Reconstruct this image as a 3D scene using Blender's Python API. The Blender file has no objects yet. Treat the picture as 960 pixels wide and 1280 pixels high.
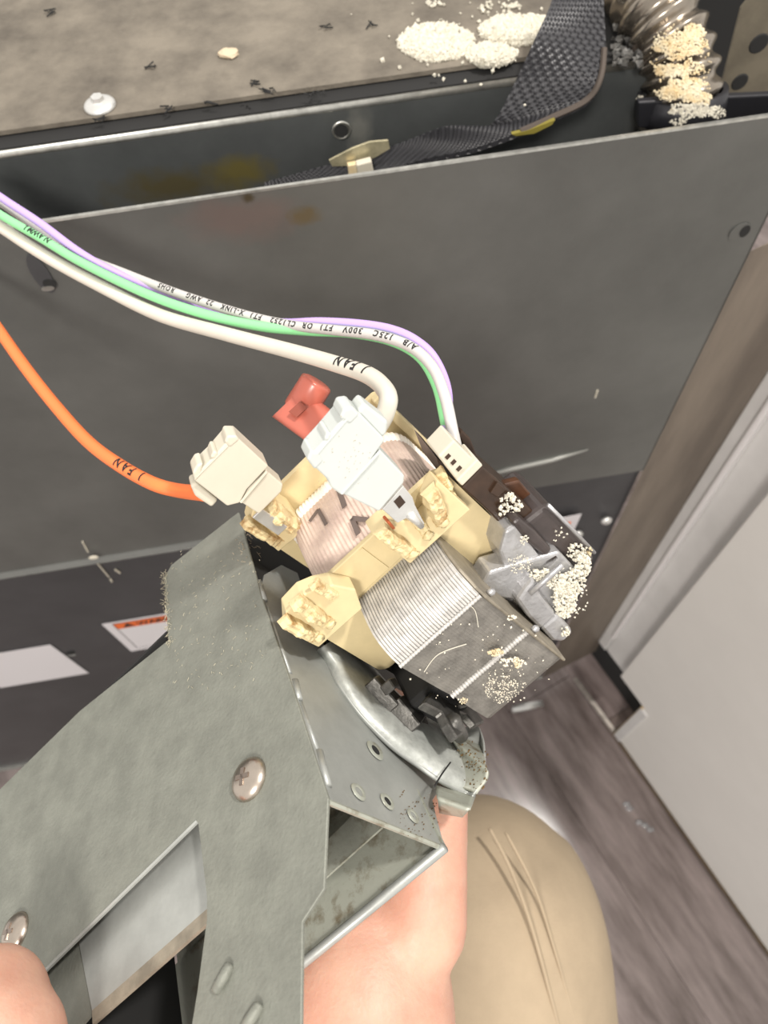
import bpy, bmesh, math, random
from math import sin, cos, pi, radians as rad, atan2, sqrt
from mathutils import Vector as V, Matrix, noise
random.seed(7)
scene = bpy.context.scene
col = scene.collection
FPX = 930.0
# ------------------------------------------------------------------ camera
HC = 1.26                                   # height of the lens over the floor
def ray(x, y): return V(((x-480)/FPX, -(y-640)/FPX, -1.0))
_dn = ray(530, 1150).normalized(); _up = -_dn
_fw = V((0, 0, -1)); _Y = (_fw - _up*_fw.dot(_up)).normalized(); _X = _Y.cross(_up)
M3 = Matrix((_X, _Y, _up))                  # camera axes -> world axes
CAM = V((0, 0, HC))
def c2w(v): return CAM + M3 @ v
cd = bpy.data.cameras.new('camera'); cam = bpy.data.objects.new('camera', cd); col.objects.link(cam)
cam.matrix_world = Matrix.Translation(CAM) @ M3.to_4x4()
cd.sensor_fit = 'AUTO'; cd.sensor_width = 36; cd.lens = 36*FPX/1280; cd.clip_start = 0.005; cd.clip_end = 50
cd.dof.use_dof = True; cd.dof.focus_distance = 0.205; cd.dof.aperture_fstop = cd.lens/1.3
scene.camera = cam
# ------------------------------------------------------------------ world and lamps
w = bpy.data.worlds.new('world'); scene.world = w; w.use_nodes = True
w.node_tree.nodes['Background'].inputs[0].default_value = (1.0, 0.955, 0.90, 1)
w.node_tree.nodes['Background'].inputs[1].default_value = 0.75
def area(name, loc, target, size, power, color):
    l = bpy.data.lights.new(name, 'AREA'); l.shape = 'DISK'; l.size = size; l.energy = power; l.color = color
    o = bpy.data.objects.new(name, l); col.objects.link(o); o.location = loc
    o.rotation_euler = (V(target)-V(loc)).to_track_quat('-Z', 'Y').to_euler(); return o
area('ceiling_lamp', (0.64, 0.29, 2.55), c2w(V((0.0, 0, -.22))), 0.13, 19, (1.0, 0.95, 0.89))
area('ceiling_lamp', (-0.35, -1.1, 2.4), (0.2, 0.2, 0.5), 0.35, 22, (1.0, 0.94, 0.87))
scene.view_settings.view_transform = 'Standard'; scene.view_settings.look = 'None'
scene.view_settings.gamma = 1; scene.view_settings.use_curve_mapping = False
scene.view_settings.exposure = 0.42

# ------------------------------------------------------------------ frames and planes
# blower frame: s along the motor shaft, e along the hinge edge towards the viewer, p into the housing
S = V((0.7203, 0.6735, 0.1656)); Ee = V((0.3346, -0.5465, 0.7677)); P = V((0.6076, -0.4976, -0.6190))
S.normalize(); P = (P - S*P.dot(S)).normalized(); Ee = P.cross(S).normalized()
if Ee.z < 0: Ee = -Ee
HP = 0.168*ray(410, 1000)
AX = (S, Ee, P)
def loc(s, e, p): return c2w(HP + (S*s + Ee*e + P*p)*0.001)
def locv(s, e, p): return M3 @ ((S*s + Ee*e + P*p)*0.001)
def on(axis, val, px):                       # local coordinates (mm) of a point of an axis plane
    r = ray(*px); a = AX[axis]; t = (val*0.001 + a.dot(HP))/a.dot(r); X = t*r - HP
    return [X.dot(S)*1000, X.dot(Ee)*1000, X.dot(P)*1000]
def onw(axis, val, px): return loc(*on(axis, val, px))
# room planes (world)
PAZ = rad(4.1); PD = 0.30
PX = V((cos(PAZ), sin(PAZ), 0)); PN = V((-sin(PAZ), cos(PAZ), 0))     # along the panel, away from the viewer
def wray(x, y): return M3 @ ray(x, y)
def on_pl(n, d, px):                         # point where the sight line meets the plane n.x = d
    r = wray(*px); t = (d - n.dot(CAM))/n.dot(r); return CAM + r*t
def on_panel(px, off=0.0): return on_pl(PN, PD+off, px)
def on_z(px, z): return on_pl(V((0, 0, 1)), z, px)

# ------------------------------------------------------------------ materials
def mat(name, colr, rough=0.5, metal=0.0, var=0.0, vscale=40, bump=0.0, bscale=200, col2=None, trans=0.0, sss=0.0, coat=0.0, spec=0.5, thr=(0.35, 0.65), alpha=None, stretch=None, detail=6):
    m = bpy.data.materials.new(name); m.use_nodes = True; nt = m.node_tree; b = nt.nodes['Principled BSDF']
    b.inputs['Base Color'].default_value = (*colr, 1); b.inputs['Roughness'].default_value = rough
    b.inputs['Metallic'].default_value = metal; b.inputs['Specular IOR Level'].default_value = spec
    if trans: b.inputs['Transmission Weight'].default_value = trans
    if coat: b.inputs['Coat Weight'].default_value = coat
    if sss:
        b.inputs['Subsurface Weight'].default_value = sss; b.inputs['Subsurface Radius'].default_value = (0.006, 0.002, 0.001); b.inputs['Subsurface Scale'].default_value = 1.0
    tc = nt.nodes.new('ShaderNodeNewGeometry'); src = tc.outputs['Position']
    if stretch:
        mp = nt.nodes.new('ShaderNodeMapping'); mp.vector_type = 'TEXTURE'; mp.inputs['Rotation'].default_value = stretch[0]; mp.inputs['Scale'].default_value = tuple(1/q for q in stretch[1])
        nt.links.new(src, mp.inputs[0]); src = mp.outputs[0]
    if var or col2:
        n = nt.nodes.new('ShaderNodeTexNoise'); n.inputs['Scale'].default_value = vscale; n.inputs['Detail'].default_value = detail; n.inputs['Roughness'].default_value = 0.65
        nt.links.new(src, n.inputs['Vector'])
        r = nt.nodes.new('ShaderNodeValToRGB')
        c2 = col2 if col2 else tuple(c*(1-var) for c in colr)
        r.color_ramp.elements[0].position = thr[0]; r.color_ramp.elements[1].position = thr[1]
        r.color_ramp.elements[0].color = (*c2, 1); r.color_ramp.elements[1].color = (*colr, 1)
        nt.links.new(n.outputs[0], r.inputs[0]); nt.links.new(r.outputs[0], b.inputs['Base Color'])
    if bump:
        n2 = nt.nodes.new('ShaderNodeTexNoise'); n2.inputs['Scale'].default_value = bscale; n2.inputs['Detail'].default_value = 4
        nt.links.new(src, n2.inputs['Vector'])
        bp = nt.nodes.new('ShaderNodeBump'); bp.inputs['Strength'].default_value = bump; bp.inputs['Distance'].default_value = 0.0006
        nt.links.new(n2.outputs[0], bp.inputs['Height']); nt.links.new(bp.outputs[0], b.inputs['Normal'])
    return m
GALV = mat('dusty galvanised steel', (0.235, 0.243, 0.21), 0.6, 0.3, 0.22, 90, 0.35, 900)
GALV2 = mat('clean galvanised steel', (0.40, 0.415, 0.395), 0.42, 0.4, 0.2, 60, 0.12, 500)
GALVD = mat('stained galvanised steel', (0.38, 0.395, 0.34), 0.45, 0.35, 0.3, 130, 0.2, 500, col2=(0.16, 0.13, 0.08), thr=(0.3, 0.5))
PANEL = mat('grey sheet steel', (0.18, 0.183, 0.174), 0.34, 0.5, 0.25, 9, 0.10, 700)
PANELD = mat('darkened sheet steel', (0.08, 0.08, 0.085), 0.42, 0.4, 0.2, 18, 0.08, 700)  # same steel as PANEL, its dark reflection put into the colour
FLANGE = mat('blue grey zinc steel', (0.135, 0.145, 0.145), 0.34, 0.5, 0.25, 20, 0.06, 600)
EDGE = mat('bright cut steel edge', (0.62, 0.62, 0.58), 0.3, 0.9, 0.3, 200)
DECK = mat('dust coated deck', (0.21, 0.185, 0.148), 0.9, 0.1, 0.0, 34, 0.9, 420, col2=(0.088, 0.076, 0.062), thr=(0.28, 0.66), detail=12)
VOID_SOOT = mat('black void metal', (0.012, 0.012, 0.012), 0.8)  # near-black that paints the shade in holes and recesses; also debris
BLACKP = mat('black steel strap', (0.02, 0.02, 0.024), 0.4, 0.2, bump=0.2)
CREAM = mat('cream nylon', (0.66, 0.545, 0.315), 0.45, 0, 0.10, 120, 0.05, 400, sss=0.0)
CREAMB = mat('scorched cream nylon', (0.64, 0.525, 0.30), 0.5, 0, 0, 230, 0.4, 600, col2=(0.34, 0.19, 0.065), thr=(0.34, 0.52))
IVORY = mat('ivory nylon', (0.58, 0.54, 0.445), 0.4, 0, 0.05, 100)
WHITE = mat('white nylon', (0.52, 0.55, 0.53), 0.38, 0, 0.04, 100)
TAPE = mat('pinkish coil tape', (0.66, 0.53, 0.45), 0.45, 0, 0.0, 180, 0.1, 900, col2=(0.50, 0.38, 0.33), thr=(0.3, 0.7))
TAPEE = mat('pale tape edge', (0.86, 0.80, 0.72), 0.35)
LAM = mat('lit lamination steel', (0.56, 0.545, 0.52), 0.58, 0.3, 0.3, 260, 0.1, 800)  # lit copy of the stack's steel, for the brighter front face
LAMD = mat('shaded lamination steel', (0.27, 0.255, 0.23), 0.55, 0.35, 0.4, 160, 0.2, 900)  # shaded copy of the same steel, for the darker top face
TAN = mat('dusty end plate steel', (0.31, 0.275, 0.215), 0.55, 0.35, 0.35, 150, 0.2, 600)
CAST = mat('die cast aluminium', (0.52, 0.52, 0.53), 0.33, 0.6, 0.25, 160, 0.3, 700)
BROWN = mat('dark brown plastic', (0.045, 0.024, 0.014), 0.32, 0, 0.4, 120, 0.05, 500)
BROWN2 = mat('greyish brown plastic', (0.058, 0.046, 0.044), 0.3, 0, 0.3, 120, 0.08, 500)
AMBER = mat('amber brown plastic', (0.085, 0.035, 0.016), 0.3, 0, 0.5, 150)
TERM = mat('tinned terminal', (0.72, 0.72, 0.70), 0.34, 0.7, 0.1, 200)
SCREW = mat('nickel screw', (0.56, 0.49, 0.42), 0.28, 1.0, 0.15, 300)
RED = mat('translucent red plastic', (0.62, 0.17, 0.12), 0.28, 0, 0.1, 60, trans=0.25)
REDD = mat('dark red recess', (0.22, 0.05, 0.03), 0.4)
INK = mat('black ink', (0.015, 0.015, 0.016), 0.6)
INKG = mat('grey ink', (0.13, 0.10, 0.09), 0.6)
ORANGE = mat('orange wire insulation', (0.92, 0.20, 0.055), 0.38)
WHITEW = mat('white wire insulation', (0.66, 0.62, 0.54), 0.4, 0, 0.1, 40)
GREYW = mat('grey wire insulation', (0.52, 0.505, 0.49), 0.4)
GREENW = mat('green wire insulation', (0.25, 0.66, 0.30), 0.38)
PURPLEW = mat('purple wire insulation', (0.52, 0.37, 0.80), 0.38)
CRUMB = mat('white crumbs', (0.60, 0.57, 0.48), 0.9)
CRUMBY = mat('yellowed crumbs', (0.62, 0.48, 0.27), 0.9, 0, 0, 160, col2=(0.66, 0.60, 0.45))
DUST = mat('beige dust', (0.42, 0.35, 0.25), 0.95)
SKIN = mat('skin', (0.58, 0.345, 0.255), 0.5, 0, 0.0, 60, 0.25, 700, col2=(0.52, 0.27, 0.195), sss=0.25)
NAIL = mat('finger nail', (0.80, 0.48, 0.40), 0.3, 0, 0.1, 60)
KHAKI = mat('khaki twill', (0.385, 0.305, 0.21), 0.9, 0, 0.12, 30, 0.4, 900)
CABW = mat('white painted cabinet', (0.72, 0.70, 0.67), 0.45, 0, 0.05, 8)
CABF = mat('grey white painted frame', (0.66, 0.65, 0.64), 0.42, 0, 0.12, 12)
GRIME = mat('brown grimy side', (0.21, 0.175, 0.14), 0.5, 0.1, 0, 9, 0.1, 200, col2=(0.135, 0.11, 0.088), stretch=((0, 0, 0), (3, 3, .6)))
LABELW = mat('white label paper', (0.62, 0.60, 0.62), 0.5)
LABELO = mat('orange label print', (0.70, 0.14, 0.03), 0.5)
STAIN = mat('yellow glue smear', (0.17, 0.145, 0.05), 0.3, 0.5, 0.5, 60)
STRAPM = mat('black woven webbing', (0.034, 0.034, 0.038), 0.42)
YELLOW = mat('yellow webbing lining', (0.19, 0.16, 0.025), 0.6)
HOSE = mat('stainless hose', (0.38, 0.335, 0.28), 0.25, 0.9, 0.3, 90)
FLOORM = None

# ------------------------------------------------------------------ object helpers
WL = {}
def place(o, at, parent):
    WL[o.name] = V(at); col.objects.link(o)
    if parent is not None:
        o.parent = parent; o.location = V(at) - WL[parent.name]
    else: o.location = V(at)
    return o
def thing(name, label, cat, at, group=None):
    o = bpy.data.objects.new(name, None); o.empty_display_size = 0.01
    o['label'] = label; o['category'] = cat
    if group: o['group'] = group
    return place(o, at, None)
def tag(o, label, cat, group=None, kind=None):
    o['label'] = label; o['category'] = cat
    if group: o['group'] = group
    if kind: o['kind'] = kind
    return o
def build(name, vs, fs, m, parent=None, smooth=False, bevel=0.0, seg=2, ang=None, label=None, kind=None, subd=0):
    bm = bmesh.new(); c = V((0, 0, 0))
    for v in vs: c += V(v)
    c /= len(vs)
    bv = [bm.verts.new(V(v)-c) for v in vs]
    for f in fs:
        try: bm.faces.new([bv[i] for i in f])
        except ValueError: pass
    bmesh.ops.recalc_face_normals(bm, faces=bm.faces)
    if bevel:
        es = [e for e in bm.edges if len(e.link_faces) == 2 and e.calc_face_angle(0) > (ang or 0.5)]
        bmesh.ops.bevel(bm, geom=es, offset=bevel, segments=seg, affect='EDGES', profile=0.5, clamp_overlap=True)
    me = bpy.data.meshes.new(name); bm.to_mesh(me); bm.free()
    me.materials.append(m)
    if smooth:
        me.polygons.foreach_set('use_smooth', [True]*len(me.polygons))
    o = bpy.data.objects.new(name, me); place(o, c, parent)
    if bevel and not smooth:
        pass
    if label: o['label'] = label
    if kind: o['kind'] = kind
    if subd:
        md = o.modifiers.new('sub', 'SUBSURF'); md.levels = subd; md.render_levels = subd
    return o
class MB:
    def __init__(self): self.v = []; self.f = []
    def add(self, vs, fs):
        n = len(self.v); self.v += [V(q) for q in vs]; self.f += [[i+n for i in g] for g in fs]; return self
    def prism(self, pts, dv):
        n = len(pts); dv = V(dv)
        return self.add([V(q) for q in pts]+[V(q)+dv for q in pts], [list(range(n)), list(range(2*n-1, n-1, -1))]+[[i, (i+1) % n, (i+1) % n+n, i+n] for i in range(n)])
    def box(self, s, e, p, f=loc):
        c = [f(a, b, d) for a in s for b in e for d in p]
        return self.add(c, [[0, 1, 3, 2], [4, 6, 7, 5], [0, 4, 5, 1], [2, 3, 7, 6], [0, 2, 6, 4], [1, 5, 7, 3]])
    def tube(self, pts, r, n=10, cap=True):
        pts = [V(q) for q in pts]; m = len(pts)
        rs = r if isinstance(r, (list, tuple)) else [r]*m
        t0 = (pts[1]-pts[0]).normalized(); a = V((0, 0, 1)) if abs(t0.z) < .9 else V((1, 0, 0))
        u = t0.cross(a).normalized(); vs = []
        for i in range(m):
            t = (pts[min(i+1, m-1)]-pts[max(i-1, 0)]).normalized()
            u = (u - t*u.dot(t)).normalized(); b = t.cross(u)
            for k in range(n):
                g = 2*pi*k/n; vs.append(pts[i] + (u*cos(g)+b*sin(g))*rs[i])
        fs = [[i*n+k, i*n+(k+1) % n, (i+1)*n+(k+1) % n, (i+1)*n+k] for i in range(m-1) for k in range(n)]
        if cap: fs += [list(range(n))[::-1], [(m-1)*n+k for k in range(n)]]
        return self.add(vs, fs)
    def grid(self, rows):                    # rows of equal length -> open surface
        m, n = len(rows), len(rows[0])
        return self.add([q for r in rows for q in r], [[i*n+k, i*n+k+1, (i+1)*n+k+1, (i+1)*n+k] for i in range(m-1) for k in range(n-1)])
    def slab(self, rows, dv):                # surface with thickness along dv
        m, n = len(rows), len(rows[0]); dv = V(dv); N = m*n
        top = [V(q) for r in rows for q in r]; vs = top+[q+dv for q in top]
        fs = [[i*n+k, i*n+k+1, (i+1)*n+k+1, (i+1)*n+k] for i in range(m-1) for k in range(n-1)]
        fs += [[N+j for j in f[::-1]] for f in fs]
        rim = [k for k in range(n)]+[i*n+n-1 for i in range(1, m)]+[(m-1)*n+k for k in range(n-2, -1, -1)]+[i*n for i in range(m-2, 0, -1)]
        fs += [[rim[i], rim[(i+1) % len(rim)], N+rim[(i+1) % len(rim)], N+rim[i]] for i in range(len(rim))]
        return self.add(vs, fs)
    def blob(self, c, r, ax=None, n=8, m=6, rough=0.0, k=0):
        c = V(c); vs = []; fs = []
        A = ax or (V((1, 0, 0)), V((0, 1, 0)), V((0, 0, 1)))
        rr = r if isinstance(r, (list, tuple)) else (r, r, r)
        for i in range(1, m):
            th = pi*i/m
            for j in range(n):
                ph = 2*pi*j/n; d = V((sin(th)*cos(ph), sin(th)*sin(ph), cos(th)))
                q = 1+rough*noise.noise(d*1.7+V((k*3.1, k*1.7, k)))
                vs.append(c+(A[0]*d.x*rr[0]+A[1]*d.y*rr[1]+A[2]*d.z*rr[2])*q)
        top = len(vs); vs.append(c+A[2]*rr[2]); bot = len(vs); vs.append(c-A[2]*rr[2])
        for i in range(m-2):
            for j in range(n): fs.append([i*n+j, (i+1)*n+j, (i+1)*n+(j+1) % n, i*n+(j+1) % n])
        for j in range(n): fs.append([top, j, (j+1) % n]); fs.append([bot, (m-2)*n+(j+1) % n, (m-2)*n+j])
        return self.add(vs, fs)
    def grain(self, c, r):
        c = V(c); q = [V((random.gauss(0, 1), random.gauss(0, 1), random.gauss(0, 1))).normalized() for _ in range(2)]
        a = q[0]; b = a.cross(q[1]).normalized(); d = a.cross(b)
        k = [r*random.uniform(.6, 1.3) for _ in range(6)]
        return self.add([c+a*k[0], c-a*k[1], c+b*k[2], c-b*k[3], c+d*k[4], c-d*k[5]], [[0, 2, 4], [2, 1, 4], [1, 3, 4], [3, 0, 4], [2, 0, 5], [1, 2, 5], [3, 1, 5], [0, 3, 5]])
    def lathe(self, c, ax, prof, n=24, a0=0, a1=2*pi, ref=None):
        c = V(c); ax = V(ax).normalized(); r0 = ref or (V((0, 0, 1)) if abs(ax.z) < .9 else V((1, 0, 0)))
        u = (r0-ax*r0.dot(ax)).normalized(); b = ax.cross(u); full = abs(a1-a0-2*pi) < 1e-6
        k = n if full else n+1; vs = []
        for (r, h) in prof:
            for j in range(k):
                g = a0+(a1-a0)*j/n; vs.append(c+ax*h+(u*cos(g)+b*sin(g))*r)
        fs = []
        for i in range(len(prof)-1):
            for j in range(n if full else n): fs.append([i*k+j, i*k+(j+1) % k, (i+1)*k+(j+1) % k, (i+1)*k+j])
        return self.add(vs, fs)
    def build(self, name, m, parent=None, **kw): return build(name, self.v, self.f, m, parent, **kw)
def cat_rom(pts, n=8):
    P_ = [V(q) for q in pts]; out = []
    for i in range(len(P_)-1):
        a = P_[max(i-1, 0)]; b = P_[i]; c = P_[i+1]; d = P_[min(i+2, len(P_)-1)]
        for k in range(n):
            t = k/n; out.append(0.5*((2*b)+(c-a)*t+(2*a-5*b+4*c-d)*t*t+(3*b-a-3*c+d)*t**3))
    out.append(P_[-1]); return out
def text_mesh(body, size, spc=1.0):
    cu = bpy.data.curves.new('lettering', 'FONT'); cu.body = body; cu.size = size; cu.resolution_u = 2; cu.space_character = spc; cu.offset = size*.034
    o = bpy.data.objects.new('lettering', cu); col.objects.link(o)
    bpy.context.view_layer.update()
    me = bpy.data.meshes.new_from_object(o.evaluated_get(bpy.context.evaluated_depsgraph_get()))
    vs = [v.co.copy() for v in me.vertices]; fs = [list(p.vertices) for p in me.polygons]
    bpy.data.objects.remove(o); bpy.data.curves.remove(cu)
    bm = bmesh.new(); bm.from_mesh(me)
    for k in range(1, 12):
        g = bm.verts[:]+bm.edges[:]+bm.faces[:]; bmesh.ops.bisect_plane(bm, geom=g, plane_co=(0, size*(k/12-.1), 0), plane_no=(0, 1, 0))
    bm.verts.index_update(); vs = [v.co.copy() for v in bm.verts]; fs = [[v.index for v in f.verts] for f in bm.faces]; bm.free(); bpy.data.meshes.remove(me)
    return vs, fs
def cpt(x, y, d): return c2w(ray(x, y)*d)     # point at a depth (metres) in front of the lens
exec_parts = []

# ================================================================== SETTING: floor of planks
PLD = V((cos(rad(-65.7)), sin(rad(-65.7)), 0)); PLN = V((-PLD.y, PLD.x, 0))    # along and across the planks
toe = on_z((868, 1065), 0.0); t0 = PLN.dot(toe)
sb = MB(); sb.prism([(-1.6, -1.2, -.012), (1.6, -1.2, -.012), (1.6, 1.6, -.012), (-1.6, 1.6, -.012)], (0, 0, -.03))
floor = sb.build('floor', mat('floor underlay', (0.03, 0.025, 0.022), 0.9)); floor['kind'] = 'structure'
def plank_mat(i, c1, c2, rough=0.17):
    m = mat('wood plank %d' % i, c1, rough, 0, 0.0, 5.5, 0.04, 60, col2=c2, thr=(0.34, 0.66), stretch=((0, 0, rad(-65.7)), (1.0, 5.5, 1)), detail=9)
    return m
PM = [plank_mat(0, (0.26, 0.21, 0.20), (0.085, 0.063, 0.058)), plank_mat(1, (0.29, 0.24, 0.23), (0.11, 0.085, 0.078)), plank_mat(2, (0.21, 0.165, 0.148), (0.075, 0.055, 0.048))]
PMP = plank_mat(3, (0.36, 0.35, 0.36), (0.30, 0.29, 0.30))
WID = 0.122
k = 0
for r in range(-9, 15):
    a = t0 - WID*r - .002; off = random.uniform(-.5, 0)
    for j in range(-1, 2):
        x0 = off + j*1.22; b = MB()
        pts = [PLD*x0+PLN*a, PLD*(x0+1.2192)+PLN*a, PLD*(x0+1.2192)+PLN*(a-WID+.0004), PLD*x0+PLN*(a-WID+.0004)]
        b.prism([q+V((0, 0, -.0005*random.random())) for q in pts], (0, 0, -.012))
        b.build('plank', PM[random.randrange(3)] , floor, bevel=.0006, seg=1); k += 1

# ================================================================== OVEN (sheet metal cabinet)
ZT = on_panel((500, 212)).z                   # top edge of the front sheet
DG = 0.042                                    # gap between front sheet and deck front
FD = PD + DG
ZD = on_pl(PN, FD, (400, 132)).z              # deck edge height
def pnl(u, z, off=0.0): return PX*u + PN*(PD+off) + V((0, 0, z))
UR = on_panel((862, 470)).dot(PX)             # right edge of the front sheet
ZB = max(.012, on_panel((10, 962)).z)
ZR = on_panel((135, 697)).z                   # horizontal joint
oven = thing('oven', 'pulled out oven with grey sheet metal front panel and dusty top deck', 'oven', pnl(0, 0))
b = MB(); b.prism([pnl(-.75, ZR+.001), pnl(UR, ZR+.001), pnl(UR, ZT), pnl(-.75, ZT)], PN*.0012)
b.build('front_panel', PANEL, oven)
b = MB(); b.prism([pnl(-.75, ZT-.0005, -.0006), pnl(UR, ZT-.0005, -.0006), pnl(UR, ZT+.0006, -.0004), pnl(-.75, ZT+.0006, -.0004)], PN*.0016)
b.build('panel_top_edge', EDGE, oven)
# right end of the sheet folds back
b = MB(); b.prism([pnl(UR, ZR), pnl(UR-.0012, ZR), pnl(UR-.0012, ZT), pnl(UR, ZT)], PN*.02); b.build('panel_side_fold', PANEL, oven)
# lower panel, set back a little under a lip
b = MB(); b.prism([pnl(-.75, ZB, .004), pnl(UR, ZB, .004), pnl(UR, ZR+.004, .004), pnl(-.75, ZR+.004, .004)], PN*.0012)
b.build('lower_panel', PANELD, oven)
b = MB(); b.prism([pnl(-.75, ZR-.001, -.0032), pnl(UR-.10, ZR-.001, -.0032), pnl(UR-.10, ZR+.004, -.0005), pnl(-.75, ZR+.004, -.0005)], PN*.004)
b.build('panel_lip', PANEL, oven)
b = MB(); b.prism([pnl(-.75, ZR-.0022, -.003), pnl(UR-.10, ZR-.0022, -.003), pnl(UR-.10, ZR-.001, -.0034), pnl(-.75, ZR-.001, -.0034)], PN*.003)
b.build('lip_edge', EDGE, oven)
b = MB(); b.prism([pnl(-.75, ZB-.002, 0), pnl(UR, ZB-.002, 0), pnl(UR, ZB+.002, -.001), pnl(-.75, ZB+.002, -.001)], PN*.012)
b.build('bottom_edge', EDGE, oven)
b = MB(); b.prism([pnl(-.75, 0.001, .05), pnl(UR-.02, 0.001, .05), pnl(UR-.02, ZB, .05), pnl(-.75, ZB, .05)], PN*.3)
b.build('base', VOID_SOOT, oven)
# deck front flange and deck
UD = on_pl(PN, FD, (792, 90)).dot(PX)
b = MB(); b.prism([pnl(-.8, ZT-.12, DG), pnl(UD+.03, ZT-.12, DG), pnl(UD+.03, ZD-.004, DG), pnl(-.8, ZD-.004, DG)], PN*.0012)
b.build('deck_flange', FLANGE, oven)
rows = []
for i in range(7):
    a = i/6*pi/2; rows.append([pnl(-.8, ZD-.004+.003*sin(a), DG+.002-.002*cos(a)), pnl(UD, ZD-.004+.003*sin(a), DG+.002-.002*cos(a))])
MB().slab(rows, V((0, 0, -.001))+PN*.001).build('flange_bend', EDGE, oven, smooth=True)
b = MB(); b.prism([pnl(-.8, ZD, DG+.012), pnl(UD-.012, ZD, DG+.012), pnl(UD-.012, ZD, DG+.6), pnl(-.8, ZD, DG+.6)], V((0, 0, .0022)))
b.build('deck', DECK, oven)
b = MB(); b.prism([pnl(-.8, ZD-.002, DG+.003), pnl(UD, ZD-.002, DG+.003), pnl(UD, ZD-.002, DG+.6), pnl(-.8, ZD-.002, DG+.6)], V((0, 0, .0012)))
b.build('deck_tray', VOID_SOOT, oven)
# dark cavity behind the right hand end, and the perforated plate at the far right
b = MB(); b.prism([pnl(UD-.02, ZT-.3, DG+.25), pnl(UR+.4, ZT-.3, DG+.25), pnl(UR+.4, ZD+.25, DG+.25), pnl(UD-.02, ZD+.25, DG+.25)], PN*.004)
b.prism([pnl(UD+.03, ZT-.14, .006), pnl(UR-.003, ZT-.14, .006), pnl(UR-.003, ZT-.14, DG+.25), pnl(UD+.03, ZT-.14, DG+.25)], V((0, 0, -.004)))
b.build('cavity_lining', VOID_SOOT, oven)
q = [on_pl(PN, FD+.02, a) for a in ((958, -30), (926, 10), (893, 140), (900, 190), (1010, 190), (1010, -30))]
bp = MB().prism(q, PN*.0012).build('perforated_plate', mat('tan dusty steel', (0.20, 0.175, 0.13), 0.6, 0.4, 0.35, 40), oven)
for (hx, hy, r) in ((949, 55, .0045), (925, 103, .004)):
    c = on_pl(PN, FD+.0196, (hx, hy)); MB().lathe(c, -PN, [(0, .0), (r, .0), (r*1.15, -.0004)], 14).build('punched_hole', VOID_SOOT, bp)
# black steel strap on which the hose is clamped
q = [on_panel(a, .022) for a in ((798, 128), (870, 123), (960, 119), (1000, 117), (1000, 150), (870, 160), (798, 160))]
MB().prism(q, PN*.004).build('support_strap', BLACKP, oven, bevel=.0008)
# right, grimy side wall of the oven recess belongs to the cabinet further down
# holes, slots, embossed marks on the sheets
def disc(name, off, px, r, m, h=.0006, sx=1.0, par=oven, rot=0.0):
    c = on_panel(px, off); bmx = MB(); pts = []
    for i in range(18):
        a = 2*pi*i/18; u, v = r*sx*cos(a), r*sin(a)
        pts.append(c+PX*(u*cos(rot)-v*sin(rot))+V((0, 0, u*sin(rot)+v*cos(rot))))
    return bmx.prism(pts, -PN*h).build(name, m, par)
o = disc('flange_hole', DG-.0002, (427, 163), .0042, EDGE); MB().lathe(on_panel((427, 163), DG-.001), PN, [(.0036, 0), (.0042, -.0008), (.0048, 0)], 20).build('hole_rim', EDGE, o, smooth=True); disc('hole_void', DG-.0009, (426.5, 163.5), .0034, VOID_SOOT, par=o)
for px, r, rot, ln in (((51, 342), .0042, rad(-12), 2.9),):
    o = disc('stamped_slot', -.0002, px, r, PANELD, .0006, ln, rot=rad(90)); disc('slot_void', -.0008, (62, 355), r*.75, VOID_SOOT, .0003, 1.0, par=o); disc('slot_edge', -.0008, (60, 360), r*.35, EDGE, .0006, 2.2, par=o)
o = disc('screw_hole', -.0002, (925, 290), .0062, PANEL); disc('hole_void', -.0008, (931, 289), .004, VOID_SOOT, .0003, .7, par=o)
for px in ((758, 651), (722, 668)):
    c = on_panel(px, -.001); MB().blob(c, (.0055, .0055, .0035), (PX, V((0, 0, 1)), PN), 12, 8).build('rivet', TERM, oven, smooth=True)
o = disc('lower_hole', .0036, (88, 816), .0035, VOID_SOOT, .0008, 1.3); c = on_panel((90, 819), .003); MB().tube([c+PX*-.004, c+PX*.004], .0006, 6).build('hole_rim', EDGE, o)
MB().tube([on_panel(q, -.001) for q in ((590, 598), (640, 586), (690, 575), (735, 562))], [.0006, .0024, .0022, .0006], 8).build('pressed_ridge', mat('pale ridge', (0.30, 0.30, 0.28), .4, .4), oven, smooth=True)
# white scratch marks
for a, c_, r in (((103, 677), (110, 690), .0006), ((120, 702), (136, 721), .0007), ((144, 712), (150, 716), .0009), ((138, 724), (140, 727), .0009), ((747, 488), (744, 497), .0006)):
    MB().tube([on_panel(a, .003 if a[1] > 700 else -.0005), on_panel(c_, .003 if a[1] > 700 else -.0005)], r, 6).build('paint_scratch', IVORY, oven)
MB().blob(on_panel((117, 697), -.004), (.0042, .003, .001), (PX, V((0, 0, 1)), PN), 10, 6).build('weld_spot', IVORY, oven, smooth=True)
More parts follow.
